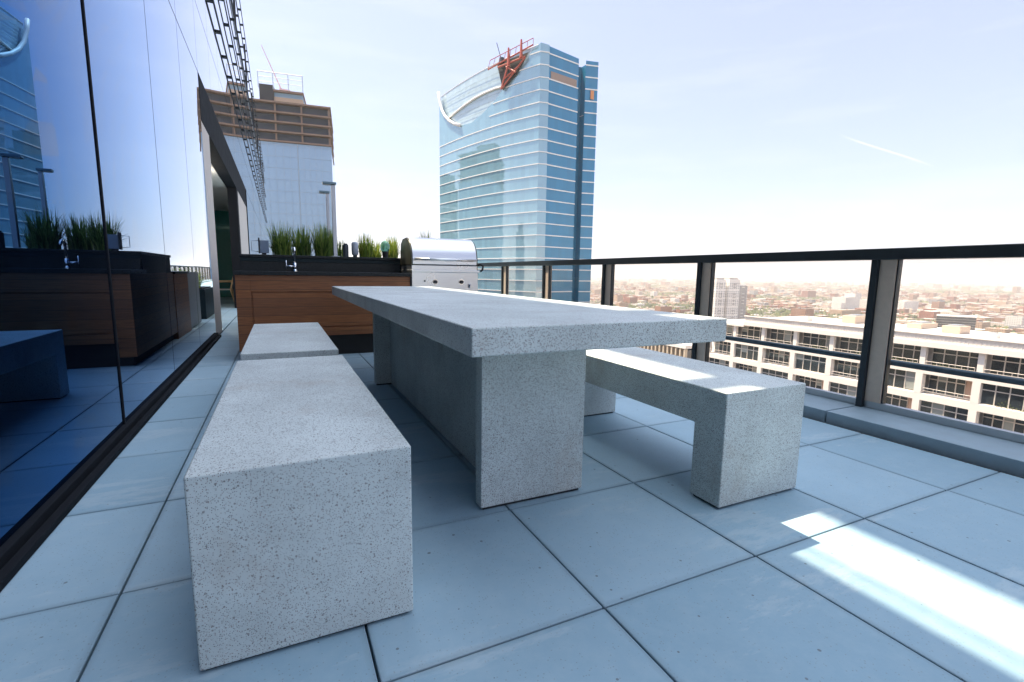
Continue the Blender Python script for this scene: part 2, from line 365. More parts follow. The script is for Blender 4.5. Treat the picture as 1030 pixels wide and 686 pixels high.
# ------------------------------------------------------------------ benches
def bench(x0, x1, y0, y1, label):
    L = ((x0+x1)/2, (y0+y1)/2, 0); e = thing('concrete_bench', label, 'bench', L, 'concrete benches around the table')
    w = (x1-x0)/2; h = (y1-y0)/2
    B(-w, w, -h, h, .337, .503).build('seat', M['terrazzo'], e, bevel=.006, seg=3)
    B(-w, w, -h, -h+.163, .010, .3366).build('leg', M['terrazzo'], e, bevel=.006, seg=3)
    B(-w, w, h-.163, h, .010, .3366).build('leg', M['terrazzo'], e, bevel=.006, seg=3)
    for s in (-1, 1):
        yc = s*(h-.0815); B(-w+.012, w-.012, yc-.068, yc+.068, .0005, .0095).build('foot_pad', M['black'], e)
    return e
def bench1(x0, x1, y0, y1, label):     # seat and legs meet flush: one waterfall casting split at the mitre
    L = ((x0+x1)/2, (y0+y1)/2, 0); e = thing('concrete_bench', label, 'bench', L, 'concrete benches around the table')
    w = (x1-x0)/2; h = (y1-y0)/2; t = .163
    pr = [(-h, .010), (-h, .503), (h, .503), (h, .010), (h-t, .010), (h-t, .337), (-h+t, .337), (-h+t, .010)]
    MB().prism(pr, 0, -w, w).build('seat_and_legs', M['terrazzo'], e, bevel=.006, seg=3)
    for s in (-1, 1):
        yc = s*(h-.0815); B(-w+.012, w-.012, yc-.068, yc+.068, .0005, .0095).build('foot_pad', M['black'], e)
    return e
bench1(-.218, .303, 1.258, 2.840, 'wide speckled concrete bench nearest the camera, left of the table')
bench1(-.218, .303, 3.06, 4.755, 'second concrete bench in the left row, nearer the wood counter')
bench1(1.612, 2.108, 1.345, 2.85, 'concrete bench right of the table with a sunlit strip on its seat')
# ------------------------------------------------------------------ our own building: glass wall, portal, sunshade
bl = thing('glass_walled_building', 'dark mirror glass building wall running along the left of the terrace', 'building', (FX, 10, 0))
BL = (FX, 10, 0)
def bp(o): return tp(o, bl, BL)
RZ = 8.23
ysn = [-5.85+1.55*k for k in range(0, 10)]      # joints ... 8.1
for a, b in zip(ysn, ysn[1:]):
    bp(B(FX-.03, FX, a+.006, b-.006, .065, 3.59).build('glass_pane', M['facade'], bevel=.0015))
for a, b in zip(ysn, ysn[1:]):
    bp(B(FX-.03, FX, a+.006, b-.006, 3.605, 4.59).build('upper_pane', M['facade']))
    bp(B(FX-.03, FX, a+.006, b-.006, 4.605, 8.07).build('upper_pane', M['facade']))
for i, a in enumerate(ysn):
    w = .009 if i == 6 else .0055
    bp(B(FX-.035, FX-.001 if i != 6 else FX+.006, a-w, a+w, .065, 8.07).build('mullion', M['mattblack']))
for z in (3.5975, 4.5975): bp(B(FX-.034, FX-.002, -5.8, 8.1, z-.0072, z+.0072).build('joint_strip', M['black']))
# base channel
bp(MB().box(FX-.05, FX+.028, -5.85, 8.12, .001, .064).box(FX+.0285, FX+.062, -5.85, 8.12, .001, .03).build('base_channel', M['mattblack'], bevel=.003))
bp(B(FX-.10, FX-.04, -5.85, 8.1, .0, 8.07).build('backing_wall', M['void']))
# portal
bp(B(FX-.22, FX-.001, 8.112, 8.95, -.02, 2.98).build('portal_pier', M['beige'], bevel=.004))
bp(B(FX-.22, FX, 14.62, 18.3, -.02, 2.98).build('portal_pier', M['beige'], bevel=.004))
bp(B(FX-.20, FX+.002, 14.2, 14.615, -.02, 2.98).build('portal_jamb', M['mattblack']))
bp(B(FX-.22, FX+.004, 8.112, 18.3, 2.985, 3.60).build('fascia', M['mattblack'], bevel=.004))
bp(B(-5.2, FX-.23, 8.2, 20.0, 2.99, 3.05).build('soffit', M['soffit']))
gg = facade_glass('green_door_glass', (.015, .12, .11), (.7, 1, .95), 1.6, 1.1, 9, axis=0, tilt=.004, wob=.002).m
bp(B(-5.2, FX-.23, 19.95, 20.0, 0, 2.985).build('recess_glass', gg))
for x in (-1.30, -2.35, -3.4): bp(B(x-.03, x+.03, 19.90, 19.949, 0, 2.98).build('door_frame', M['darkmetal']))
bp(B(-5.25, -5.2, 8.2, 20, 0, 3.05).build('recess_wall', M['beige']))
bp(B(-5.2, FX-.10, 8.1, 8.2, 0, 3.05).build('recess_wall', M['beige']))
# soffit downlight
em = NT('lit_lens').p(Emission_Color=(1, .93, .8), Emission_Strength=9.).m
for i, (x, y) in enumerate(((-1.62, 11.9),)):
    bp(MB().tube([(x, y, 2.955), (x, y, 2.989)], .07, 16).build('downlight', em))
    ld = bpy.data.lights.new('downlight_lamp', 'POINT'); ld.energy = 30; ld.color = (1, .9, .78); ld.shadow_soft_size = .07
    lo = bpy.data.objects.new('downlight_lamp', ld); C.objects.link(lo); lo.location = (x, y, 2.85)
ysf = [8.1+1.55*k for k in range(0, 31)]
for i, (a, b) in enumerate(zip(ysf, ysf[1:])):
    if a > 18.0: bp(B(FX-.03, FX, a+.006 if a > 18.5 else 18.31, b-.006, .02, 3.59).build('glass_pane', M['facade']))
    bp(B(FX-.03, FX, a+.006, b-.006, 3.605, 4.59).build('upper_pane', M['facade']))
    bp(B(FX-.03, FX, a+.006, b-.006, 4.605, 8.07).build('upper_pane', M['facade']))
bp(B(FX-.10, FX-.04, 8.1, 54.6, 3.06, 8.07).build('backing_wall', M['void']))
bp(B(FX-.10, FX-.04, 18.31, 54.6, 0, 3.055).build('backing_wall', M['void']))
bp(B(-22, FX+.01, -5.9, 54.7, 8.075, RZ).build('roof_slab', M['darkmetal'], bevel=.01))
bp(B(-22, -.97, 54.55, 54.7, 0, 8.07).build('end_wall', M['void']))
bp(B(-22, -.97, -5.9, -5.8, 0, 8.07).build('end_wall', M['void']))
# tower podium under the terrace
bp(B(-30, 4.6, -40, 60, -100, -.36).build('tower_shaft', plain('shaft_glass', (.05, .08, .1), .2)))
# sunshade grille: long bars along the wall tied by staggered rungs
ZL = [5.55, 6.76, 7.96, 9.17, 10.37]
for k, z in enumerate(ZL):
    w = .024 if k == 0 else .018
    if k < 3: bp(B(FX+.044, FX+.068, -5.5, 54, z-w, z+w).build('sunshade_rail', M['black']))
    else:
        bp(B(FX+.044, FX+.068, 12.2, 54, z-w, z+w).build('sunshade_rail', M['black'])); bp(B(FX-.068, FX-.044, 12.2, 54, z-w, z+w).build('sunshade_rail', M['black']))  # rear bars added in place of the front bars' mirror image
rr = random.Random(5); spots = []
for k in range(5):
    y = (-5 if k < 3 else 12.3)+rr.uniform(0, .9)
    while y < 54: spots.append((k, y)); y += 1.24
spots = sorted((q for q in spots if q[1] > 7.0), key=lambda q: q[1])+[q for q in spots if q[1] <= 7.0]
rg = MB()
for i, (k, y) in enumerate(spots):
    z = ZL[k]; t_ = (FX+.0005 if k < 3 else FX-.0435, FX+.0435, y-.045, y+.045, z-.022, z+.022)
    if i < 95: bp(B(*t_).build('sunshade_bracket', M['black']))
    else: rg.box(*t_)
bp(rg.build('sunshade_brackets', M['black']))['kind'] = 'stuff'
for y in [12.2+6.2*k for k in range(7)]: bp(B(FX-.03, FX+.03, y-.03, y+.03, RZ+.001, 10.34).build('sunshade_post', M['black']))
# unseen sun blocker added above the parapet; its gap shapes the sun patch
sc_ = thing('sun_block_screen', 'unseen dark screen added above the glass wall parapet to shape the sun patch', 'screen', (FX, 2, RZ))
SL = (FX, 2, RZ)
tp(B(FX-.06, FX, -9, 11.6, 9.63, 16.4).build('sun_block_panel', M['darkmetal']), sc_, SL)
for y in (-7.8, -3.3, 1.224, 5.75):      # raked bars added to shade a strip across the bench seat
    za, zb = RZ+.001, 9.629
    tp(MB().prism([(y+.35*za, za), (y+.22+.35*za, za), (y+.22+.35*zb, zb), (y+.35*zb, zb)], 0, FX-.07, FX-.02).build('sun_block_strut', M['darkmetal']), sc_, SL)
tp(MB().tube([(FX-.03, -9, 8.56), (FX-.03, 11.6, 8.56)], .02, 10).build('rail_bar', M['darkmetal'], smooth=True), sc_, SL)  # added bar that draws a thin dark line in the sun patch
# ------------------------------------------------------------------ outdoor kitchen counter
KL = (.5, 6.4, 0)
kt = thing('kitchen_counter', 'wood clad outdoor kitchen counter with black stone top behind the benches', 'counter', KL)
def kp(o): return tp(o, kt, KL)
X0, X1, YF = -.42, 1.43, 5.87
kp(MB().box(X0, X0+.14, YF, 8.0, .10, .915).box(X0+.14, X1, YF, YF+.02, .74, .915).box(X0+.14, X1, YF, YF+.02, .24, .33).box(1.29, X1, YF, YF+.02, .33, .74).box(X0+.14, X1, YF+.0205, 8.0, .24, .915).build('cabinet_body', M['wood'], bevel=.002))
kp(B(X0+.155, 1.275, YF+.006, YF+.0195, .345, .725).build('drawer_front', M['wood'], bevel=.003))
kp(B(X0+.05, 2.35, YF+.09, 8.0, 0, .235).build('toe_kick', M['void']))
kp(B(X0-.015, 1.437, YF-.025, 6.47, .9155, .957).build('counter_top', M['blackstone'], bevel=.003))
kp(B(1.4305, 1.444, YF-.02, 6.45, .24, .9154).build('end_trim', M['black']))
kp(B(X0+.03, 1.47, 6.471, 6.50, .9575, 1.07).build('backsplash', M['blackstone']))
kp(B(X0+.02, 1.475, 6.462, 6.50, 1.0705, 1.118).build('ledge_band', M['blackstone2'], bevel=.002))
kp(B(X0+.01, 2.40, 6.45, 8.02, 1.1185, 1.150).build('raised_ledge', M['blackstone'], bevel=.003))
kp(B(X0+.02, 2.39, 6.5005, 8.0, .916, 1.118).build('planter_box', M['blackstone2']))
kp(B(1.4445, 2.40, 6.0, 6.4, .0, .60).build('grill_cabinet', M['wood']))
# low units behind, seen mirrored in the glass wall
u = thing('low_cabinet', 'low wooden cabinet standing behind the planter, seen in the glass reflection', 'cabinet', (.1, 8.6, 0))
B(-.52, .5, -.55, .55, .0, .90).build('cabinet_body', M['wood'], u, bevel=.003); B(-.54, .52, -.57, .57, .9005, .935).build('cabinet_top', M['blackstone'], u, bevel=.003)
u = thing('grey_cabinet', 'plain grey service cabinet behind the wooden cabinet, seen in the glass reflection', 'cabinet', (.1, 9.85, 0))
B(-.5, .5, -.55, .55, .02, .92).build('cabinet_body', plain('grey_panel', (.25, .25, .26), .5), u, bevel=.006); B(-.46, .46, -.5, .5, 0, .0195).build('plinth', M['black'], u)
# ------------------------------------------------------------------ grill
GL = (1.88, 6.15, .6); gr = thing('gas_grill', 'stainless steel gas grill with rounded lid built in beside the counter', 'grill', GL)
def gp(o): return tp(o, gr, GL)
gx0, gx1 = 1.448, 2.300
gp(B(gx0, gx1, YF-.02, 6.43, .60, .972).build('control_panel', M['steel'], bevel=.004))
gp(B(gx0-.004, gx1+.02, YF-.035, 6.44, .9725, 1.000).build('drip_ledge', M['steel'], bevel=.004))
gp(B(gx0+.004, gx1-.004, YF, 6.43, 1.0005, 1.055).build('firebox', M['steel'], bevel=.003))
gp(B(gx0+.012, gx1-.012, YF-.004, YF+.02, 1.0555, 1.066).build('vent_slot', M['black']))
prof = []
yb, zf = 6.44, 1.0665
for k in range(0, 15):
    a = math.pi*k/14*.56
    prof.append((YF-.012+.27*(1-math.cos(a)), 1.115+.287*math.sin(a)))
prof = [(YF-.012, zf)]+prof+[(6.30, 1.392), (6.40, 1.34), (yb, 1.22), (yb, zf)]
gp(MB().prism(prof, 0, gx0+.012, gx1-.012).build('lid', M['steel'], bevel=.006))
olive = plain('lid_end_casting', (.09, .09, .07), .38, .85)
prof2 = [(y+(.006 if y < 6.1 else -.006), z-.006) for y, z in prof]
gp(MB().prism(prof2, 0, gx0-.004, gx0+.0115).build('lid_end', olive, bevel=.003))
gp(MB().prism(prof2, 0, gx1-.0115, gx1+.004).build('lid_end', olive, bevel=.003))
h = gp(MB().tube([(gx0+.03, YF-.06, 1.128), (gx1-.03, YF-.06, 1.128)], .014, 14).build('lid_handle', M['steel'], smooth=True))
for x in (gx0+.05, gx1-.05):
    b = MB().tube([(x, YF-.06, 1.128), (x, YF-.002, 1.128)], .011, 10).build('handle_bracket', M['black'], smooth=True); b.parent = h
h2 = gp(MB().tube([(gx1+.0045, YF+.08, 1.06), (gx1+.06, YF+.03, 1.08), (gx1+.075, YF-.02, 1.06), (gx1+.06, YF-.03, 1.01), (gx1+.035, YF-.02, .99)], .013, 10).build('side_bracket', M['black'], smooth=True))
for x in (1.735, 2.075):
    k = gp(MB().tube([(x, YF-.0205, .855), (x, YF-.028, .855)], .034, 20).build('knob_bezel', M['chrome']))
    q = MB().tube([(x, YF-.0285, .855), (x, YF-.058, .855)], [.024, .021], 20).build('knob', M['black'], bevel=.003); q.parent = k; q.matrix_parent_inverse = Matrix.Translation((0, 0, 0))
gp(MB().tube([(1.605, YF-.0205, .865), (1.605, YF-.030, .865)], .010, 14).build('igniter_button', M['black']))
gp(MB().tube([(x_, y_, z_) for x_, y_, z_ in [(2.19, YF-.021, .805), (2.20, YF-.027, .805)]], .03, 18).build('badge', M['chrome']))
# ------------------------------------------------------------------ tap
TPL = (.172, 6.28, .957)
tpe = thing('kitchen_tap', 'slim chrome tap with curved spout standing on the black counter top', 'tap', TPL)
MB().tube([(0, 0, .0), (0, 0, .012)], .028, 16).build('base', M['chrome'], tpe, smooth=False)
MB().tube([(0, 0, .0125), (0, 0, .10)], .018, 16).build('body', M['chrome'], tpe, smooth=True)
MB().tube([(0, 0, .101), (0, 0, .215), (0, -.012, .245), (0, -.045, .270), (0, -.085, .268), (0, -.110, .245), (0, -.115, .222)], .0125, 14).build('spout', M['chrome'], tpe, smooth=True)
hd = MB().tube([(-.0185, 0, .062), (-.085, 0, .062)], .0085, 12).build('handle_arm', M['chrome'], tpe, smooth=True)
MB().tube([(-.091, 0, .022), (-.091, 0, .128)], .006, 10).build('lever', M['chrome'], hd, smooth=True)
# ------------------------------------------------------------------ ledge items
LZ = 1.151
e = thing('outlet_box', 'blue grey outlet box with open wire bracket at the left end of the planter ledge', 'electrical box', (-.145, 6.62, LZ))
bm_ = plain('blue_grey_enamel', (.16, .22, .30), .45)
B(-.045, .05, -.04, .04, .02, .17).build('box_body', bm_, e, bevel=.004); B(-.028, .02, -.03, .03, .0, .0195).build('foot', M['black'], e)
B(-.062, -.0455, -.045, .035, .015, .198).build('back_plate', M['darkmetal'], e, bevel=.002)
MB().tube([(-.063, 0, .165), (-.135, 0, .16), (-.135, 0, .045), (-.063, 0, .035)], .0035, 8).build('wire_bracket', bm_, e, smooth=True)
e = thing('dark_canister', 'short dark ribbed canister on the planter ledge', 'canister', (.79, 6.66, LZ))
MB().tube([(0, 0, 0), (0, 0, .15), (0, 0, .158)], [.036, .036, .028], 20).build('canister_body', plain('gunmetal', (.06, .07, .08), .5, .4), e, bevel=.002)
MB().tube([(0, 0, .1585), (0, 0, .172)], .024, 16).build('cap', M['black'], e)
e = thing('pale_canister', 'pale grey capsule lantern on a small foot on the planter ledge', 'lantern', (.905, 6.66, LZ))
MB().tube([(0, 0, .0235), (0, 0, .04), (0, 0, .17), (0, 0, .19), (0, 0, .198)], [.028, .042, .042, .034, .015], 22).build('lantern_body', plain('pale_enamel', (.42, .46, .52), .35, vary=.05), e, smooth=True)
MB().tube([(0, 0, 0), (0, 0, .023)], .026, 16).build('foot', M['darkmetal'], e)
e = thing('green_glass_jar', 'green glass dome on a dark cup between grass clumps on the ledge', 'jar', (1.30, 6.70, LZ))
gt = NT('pale_green_glass').p(Base_Color=(.30, .62, .45), Roughness=.12, Transmission_Weight=.55, IOR=1.45).m
MB().tube([(0, 0, .0), (0, 0, .09)], [.034, .042], 18).build('cup', M['black'], e, smooth=False)
MB().tube([(0, 0, .0905), (0, 0, .13), (0, 0, .18), (0, 0, .215), (0, 0, .232)], [.045, .062, .06, .038, .006], 24).build('dome', gt, e, smooth=True)
# ------------------------------------------------------------------ ornamental grasses
def grassmat(name, a, b, c):
    t = NT(name); n = t.new('ShaderNodeTexWhiteNoise', noise_dimensions='3D')
    gi = t.new('ShaderNodeNewGeometry'); rnd_ = gi.outputs['Random Per Island']
    col = t.ramp(rnd_, (0, a), (.55, b), (1, c))
    t.p(Base_Color=col, Roughness=.5, Transmission_Weight=0., Subsurface_Weight=0.)
    tr = t.new('ShaderNodeBsdfTranslucent'); t.l.new(col, tr.inputs[0])
    mx = t.new('ShaderNodeMixShader'); mx.inputs[0].default_value = .38
    t.l.new(t.b.outputs[0], mx.inputs[1]); t.l.new(tr.outputs[0], mx.inputs[2]); t.l.new(mx.outputs[0], t.n['Material Output'].inputs['Surface'])
    return t.m
M['grass'] = grassmat('grass_green', (.04, .085, .018), (.12, .22, .04), (.36, .42, .10))
M['grass2'] = grassmat('grass_yellow', (.08, .15, .02), (.26, .36, .05), (.60, .58, .12))
def clump(x, y, h, rad, n, mat, label, z=1.151, seed=1):
    n = int(n*1.05); rad *= 1.12
    r = random.Random(seed); o = MB()
    for _ in range(n):
        a = r.uniform(0, 2*math.pi); rb = rad*.62*math.sqrt(r.random()); bx, by = math.cos(a)*rb, math.sin(a)*rb
        da = a+r.uniform(-.9, .9); hh = h*r.uniform(.45, 1.05); lean = r.uniform(0, 1.)**1.4*rad*.9*(hh/h)
        w = r.uniform(.003, .0062); px, py = -math.sin(da), math.cos(da); K = 5; pv = None
        if r.random() < .3: hh *= r.uniform(.5, .85); lean = lean*1.6+rad*.25
        for k in range(K+1):
            t_ = k/K; cx_ = bx+math.cos(da)*lean*t_**1.8; cy_ = by+math.sin(da)*lean*t_**1.8
            cz = hh*(t_-.22*t_**3*(lean/rad)); ww = w*(1-t_**2.2)+.0006
            n_ = len(o.v); o.v += [(cx_-px*ww, cy_-py*ww, cz), (cx_+px*ww, cy_+py*ww, cz)]
            if k: o.f.append((n_-2, n_-1, n_+1, n_)); o.mi.append(0)
    me = o; ob = bpy.data.meshes.new('grass_clump'); ob.from_pydata(o.v, [], o.f); ob.materials.append(mat)
    ob.polygons.foreach_set('use_smooth', [True]*len(ob.polygons))
    q = bpy.data.objects.new('grass_clump', ob); C.objects.link(q); q.location = (x, y, z)
    tag(q, label, 'plant', 'ornamental grasses along the planter'); return q
cl = [(.055, 7.05, .46, .17, 330, 'grass', 'tall green grass clump just left of the chrome tap'),
      (.30, 7.15, .43, .16, 300, 'grass', 'green grass clump just right of the chrome tap'),
      (.56, 7.05, .47, .17, 360, 'grass', 'dense green grass clump in front of the pale lamp posts'),
      (.78, 7.45, .30, .12, 130, 'grass', 'low thin grass clump behind the dark canister'),
      (1.12, 7.15, .37, .13, 240, 'grass2', 'yellow green grass clump just right of the pale lantern'),
      (1.31, 7.45, .30, .11, 160, 'grass2', 'small yellowish grass clump behind the green glass jar'),
      (1.49, 7.15, .36, .11, 260, 'grass2', 'bright yellow green grass clump against the end of the grill lid'),
      (2.02, 7.25, .50, .12, 130, 'grass', 'grass tips showing above the steel grill lid')]
for i, (x, y, h, rad, n, m, lb) in enumerate(cl): clump(x, y, h, rad, n, M[m], lb, seed=20+i)
# dark floor planter further along the wall
e = thing('floor_planter', 'dark square planter with low green shrubs further along the terrace', 'planter', (.1, 11.8, 0))
B(-.5, .5, -.7, .7, 0, .58).build('box', M['blackstone2'], e, bevel=.006); B(-.46, .46, -.66, .66, .5805, .6).build('soil', M['void'], e)
for i, (x, y) in enumerate([(-.1, 11.4), (.2, 12.2)]): clump(x, y, .42, .3, 300, M['grass2'], ['low yellow green grass at the near end of the dark floor planter', 'low yellow green grass at the far end of the dark floor planter'][i], z=.60, seed=50+i)
# ------------------------------------------------------------------ lamp posts on the terrace
def lamp(x, y, z, label, k=1.):
    e = thing('lamp_post', label, 'lamp post', (x, y, 1.151), 'slim lamp posts on the planter'); z -= 1.151
    B(-.023*k, .023*k, -.023*k, .023*k, .008, z-.03).build('pole', plain('pale_pole', (.55, .57, .60), .4, .3, vary=.04), e, bevel=.004)
    B(-.05, .05, -.05, .05, 0, .0075).build('base_plate', M['shoe'], e, bevel=.002)
    B(-.125*k, .035*k, -.045*k, .045*k, z-.0295, z).build('lamp_head', plain('lamp_blue_grey', (.16, .24, .28), .4, .4), e, bevel=.005)
    B(-.115*k, -.035*k, -.03*k, .03*k, z-.036, z-.030).build('lens', M['white'], e)
lamp(.665, 6.66, 2.07, 'nearer pale lamp post with flat side arm head among the grasses', 1.)
lamp(.66, 7.42, 2.07, 'farther pale lamp post with flat head, just left of the nearer one', .85)
# ------------------------------------------------------------------ chair in the recess
def chair():
    e = thing('garden_chair', 'pale wooden framed chair with grey sling in the building recess', 'chair', (-1.50, 15.9, 0), rz=R(-90))
    wd = plain('teak', (.50, .34, .19), .5, vary=.15); sl = plain('grey_sling', (.42, .42, .42), .8)
    for s in (-1, 1):
        MB().tube([(s*.27, -.28, 0), (s*.27, -.24, .42), (s*.27, -.22, .62)], .021, 8).build('leg', wd, e, smooth=True)
        MB().tube([(s*.27, .36, 0), (s*.27, .26, .42), (s*.27, .40, .98)], .021, 8).build('leg', wd, e, smooth=True)
        MB().tube([(s*.27, -.27, .632), (s*.27, .30, .642)], .024, 8).build('armrest', wd, e, smooth=True)
    MB().box(-.245, .245, -.26, .25, .40, .425).build('seat', sl, e, bevel=.006)
    MB().prism([(.262, .44), (.40, .97), (.425, .965), (.287, .435)], 0, -.245, .245).build('backrest', sl, e, bevel=.004)
    return e
chair()
# ------------------------------------------------------------------ tall blue glass tower
TWL = (76, 142, -100)
tw = thing('blue_glass_tower', 'tall blue glass tower with curved left face and sloped open crown', 'tower', TWL)
def wp(o): return tp(o, tw, TWL)
ctrl = [(60.6, 196.5), (63.2, 182.0), (66.6, 168.0), (71.0, 154.4), (76.5, 142.2)]
def catmull(P, n=16):
    out = []; Q = [P[0]]+P+[P[-1]]
    for i in range(1, len(Q)-2):
        for k in range(n):
            t_ = k/n; a, b, c, d = Q[i-1], Q[i], Q[i+1], Q[i+2]
            out.append(tuple(.5*((2*b[j])+(-a[j]+c[j])*t_+(2*a[j]-5*b[j]+4*c[j]-d[j])*t_**2+(-a[j]+3*b[j]-3*c[j]+d[j])*t_**3) for j in (0, 1)))
    out.append(P[-1]); return out
CV = catmull(ctrl)
outline = CV+[(79.4, 141.7), (79.5, 142.3), (92.3, 144.9), (92.6, 146.6), (94.4, 146.4), (94.6, 144.1), (98.9, 143.2), (99.6, 190), (80, 200), (66, 201)]
tg1 = facade_glass('pale_blue_curtain_glass', (.19, .35, .43), (.88, .97, 1.), 2.7, 1.5, 3.72, axis=1, tilt=.003, wob=.010, rough=.02, oz=58.3).m  # pale sky reflection of the left face is put into the base colour
tg2 = facade_glass('deep_blue_curtain_glass', (.025, .18, .32), (.7, .9, 1.), 1.9, 1.5, 3.72, axis=0, tilt=.003, wob=.008, rough=.02, oz=58.3).m
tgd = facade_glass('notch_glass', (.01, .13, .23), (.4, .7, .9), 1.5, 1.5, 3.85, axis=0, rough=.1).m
NC = len(CV); FH = 3.72; ZT = 58.3
def wallseg(pts, z0, z1s, name, mat, smooth=False):
    o = MB()
    for (a, za), (b, zb) in zip(zip(pts, z1s), zip(pts[1:], z1s[1:])):
        o.quad((a[0], a[1], z0), (b[0], b[1], z0), (b[0], b[1], zb), (a[0], a[1], za))
    return wp(o.build(name, mat, smooth=smooth))
# height of the curved glass under the crown cut, and of the crown screen behind it
def s_of(p): return (p[1]-196.5)/(142.2-196.5)
def cut(s):      # arc of the big white pipe
    pts = [(0., 69.5), (.04, 65.), (.10, 61.4), (.195, 57.7), (.30, 55.3), (.43, 54.7), (.54, 56.1), (.66, 58.8), (.69, 60.), (.75, 62.2), (.80, 65.), (.91, 68.2), (.95, 71.), (1.01, 72.)]
    for (a, za), (b, zb) in zip(pts, pts[1:]):
        if s <= b: t_ = (s-a)/(b-a); return za+(zb-za)*t_
    return pts[-1][1]
SS = [min(1, max(0, s_of(p))) for p in CV]
wallseg(CV, -100, [cut(s) for s in SS], 'curved_glass_wall', tg1)
def inset(p, d): return (p[0]+d*.95, p[1]+d*.3)
crown = facade_glass('crown_screen_glass', (.42, .54, .60), (.9, .97, 1.), 1.9, 1.5, 1.9, axis=1, tilt=.003, wob=.004, rough=.08).m
IN = [inset(p, .9) for p in CV]
o = MB()
for i in range(NC-1):
    a, b = IN[i], IN[i+1]; za = 70+1.9*SS[i]; zb = 70+1.9*SS[i+1]
    o.quad((a[0], a[1], 52), (b[0], b[1], 52), (b[0], b[1], zb), (a[0], a[1], za))
wp(o.build('crown_screen', crown))
rest = outline[NC-1:]
wallseg(rest[:3], -100, [72.0, 71.6, 71.6], 'corner_glass', tg1)
wallseg(rest[1:4], -100, [71.6, 71.6, 71.2], 'side_glass_wall', tg2)
wallseg(rest[3:7], -100, [69.5]*4, 'glass_notch', tgd)  # recessed notch in darker glass
wallseg(rest[6:8], -100, [70.8, 70.8], 'end_glass_wall', tg2)
wallseg(rest[7:]+[CV[0]], -100, [70.8]*4+[63.5], 'rear_glass_wall', tg2)
n = len(outline); ro = MB(); ro.v = [(p[0]*.985+78*.015, p[1]*.985+170*.015, 53.8) for p in outline]; ro.f = [tuple(range(n))]; ro.mi = [0]
wp(ro.build('roof_deck', M['white']))
wp(B(80, 93, 152, 186, 53.85, 66).build('roof_core', plain('core_grey', (.45, .48, .5), .6)))
# white belts at every floor
belt = plain('white_belt', (.78, .76, .73), .45, vary=.03)
def offs(p, q, d):
    dx, dy = q[0]-p[0], q[1]-p[1]; l = math.hypot(dx, dy); return (-dy/l*d, dx/l*d)
def beltring(pts, z, h_=.28, d=.14, smin=0.):
    o = MB()
    for a, b in zip(pts, pts[1:]):
        ox, oy = offs(a, b, -d)
        A0, B0 = (a[0]+ox, a[1]+oy), (b[0]+ox, b[1]+oy)
        n_ = len(o.v); o.v += [(a[0], a[1], z), (b[0], b[1], z), (B0[0], B0[1], z), (A0[0], A0[1], z), (a[0], a[1], z+h_), (b[0], b[1], z+h_), (B0[0], B0[1], z+h_), (A0[0], A0[1], z+h_)]
        o.f += [(n_, n_+3, n_+2, n_+1), (n_+4, n_+5, n_+6, n_+7), (n_+3, n_, n_+4, n_+7), (n_+2, n_+3, n_+7, n_+6), (n_+1, n_+2, n_+6, n_+5)]; o.mi += [0]*5
    return o
z = ZT-.2; k = 0
full = CV+[outline[NC]]
sideb = [outline[NC+1], outline[NC+2]]; endb = [outline[NC+5], outline[NC+6], outline[NC+7]]
while z > -98:
    o = beltring(full, z); q = beltring(sideb, z, .34, .15); q2 = beltring(endb, z, .34, .15)
    for w_ in (q, q2):
        n_ = len(o.v); o.v += w_.v; o.f += [tuple(i+n_ for i in f) for f in w_.f]; o.mi += w_.mi
    if z < 57.0 or True:
        if z > 54: # belts stop where the crown cut begins
            pts = [p for p, s in zip(CV, SS) if cut(s) > z+.5 and s > (.62 if z > 54 else 0)]+[outline[NC]]
            o2 = beltring(pts, z); 
            for w_ in (q, q2):
                n_ = len(o2.v); o2.v += w_.v; o2.f += [tuple(i+n_ for i in f) for f in w_.f]; o2.mi += w_.mi
            o = o2
        wp(o.build('floor_belt', belt))
    z -= FH
for zz in (ZT-.2+FH, ZT-.2+2*FH, ZT-.2+3*FH):
    pts = [p for p, s in zip(CV, SS) if cut(s) > zz+.3 and s > .6]+[outline[NC]]
    o = beltring(pts, zz) if len(pts) > 2 else MB()
    for w_ in (beltring(sideb, zz, .34, .15), beltring(endb, zz, .34, .15)):
        n_ = len(o.v); o.v += w_.v; o.f += [tuple(i+n_ for i in f) for f in w_.f]; o.mi += w_.mi
    wp(o.build('floor_belt', belt))
# crown pipes
def onface(s, z_, d=.35):
    i = min(range(NC), key=lambda j: abs(SS[j]-s)); j = i+1 if i < NC-1 and SS[i] <= s else i-1; j = max(0, j)
    if j == i or SS[i] == SS[j]: x, y = CV[i]
    else:
        t_ = (s-SS[i])/(SS[j]-SS[i]); x = CV[i][0]+(CV[j][0]-CV[i][0])*t_; y = CV[i][1]+(CV[j][1]-CV[i][1])*t_
    return (x-d*.95, y-d*.3, z_)
wp(MB().tube([onface(s, z_) for s, z_ in [(0, 71.5), (.015, 68.5), (.05, 64.3), (.10, 61.2), (.16, 58.8), (.23, 56.8), (.31, 55.2)]], .55, 10).build('crown_pipe', belt, smooth=True))
wp(MB().tube([onface(s, z_, -.55) for s, z_ in [(.12, 60.2), (.22, 61.1), (.34, 62.1), (.46, 62.9), (.56, 63.2), (.66, 63.2), (.74, 62.7)]], .36, 10).build('crown_pipe', belt, smooth=True))
# top trim
tr_ = MB().tube([(p[0], p[1], 70.1+1.9*s) for p, s in zip(IN, SS)], .16, 6)
wp(tr_.build('crown_trim', belt))
for k in range(6):
    zz = 57.5+k*2.1; wp(MB().tube([(p[0]-.25, p[1]-.08, zz+.06*zz*s*0) for p, s in zip(IN, SS) if zz > cut(s)-1], .05, 5).build('crown_line', M['shoe']))
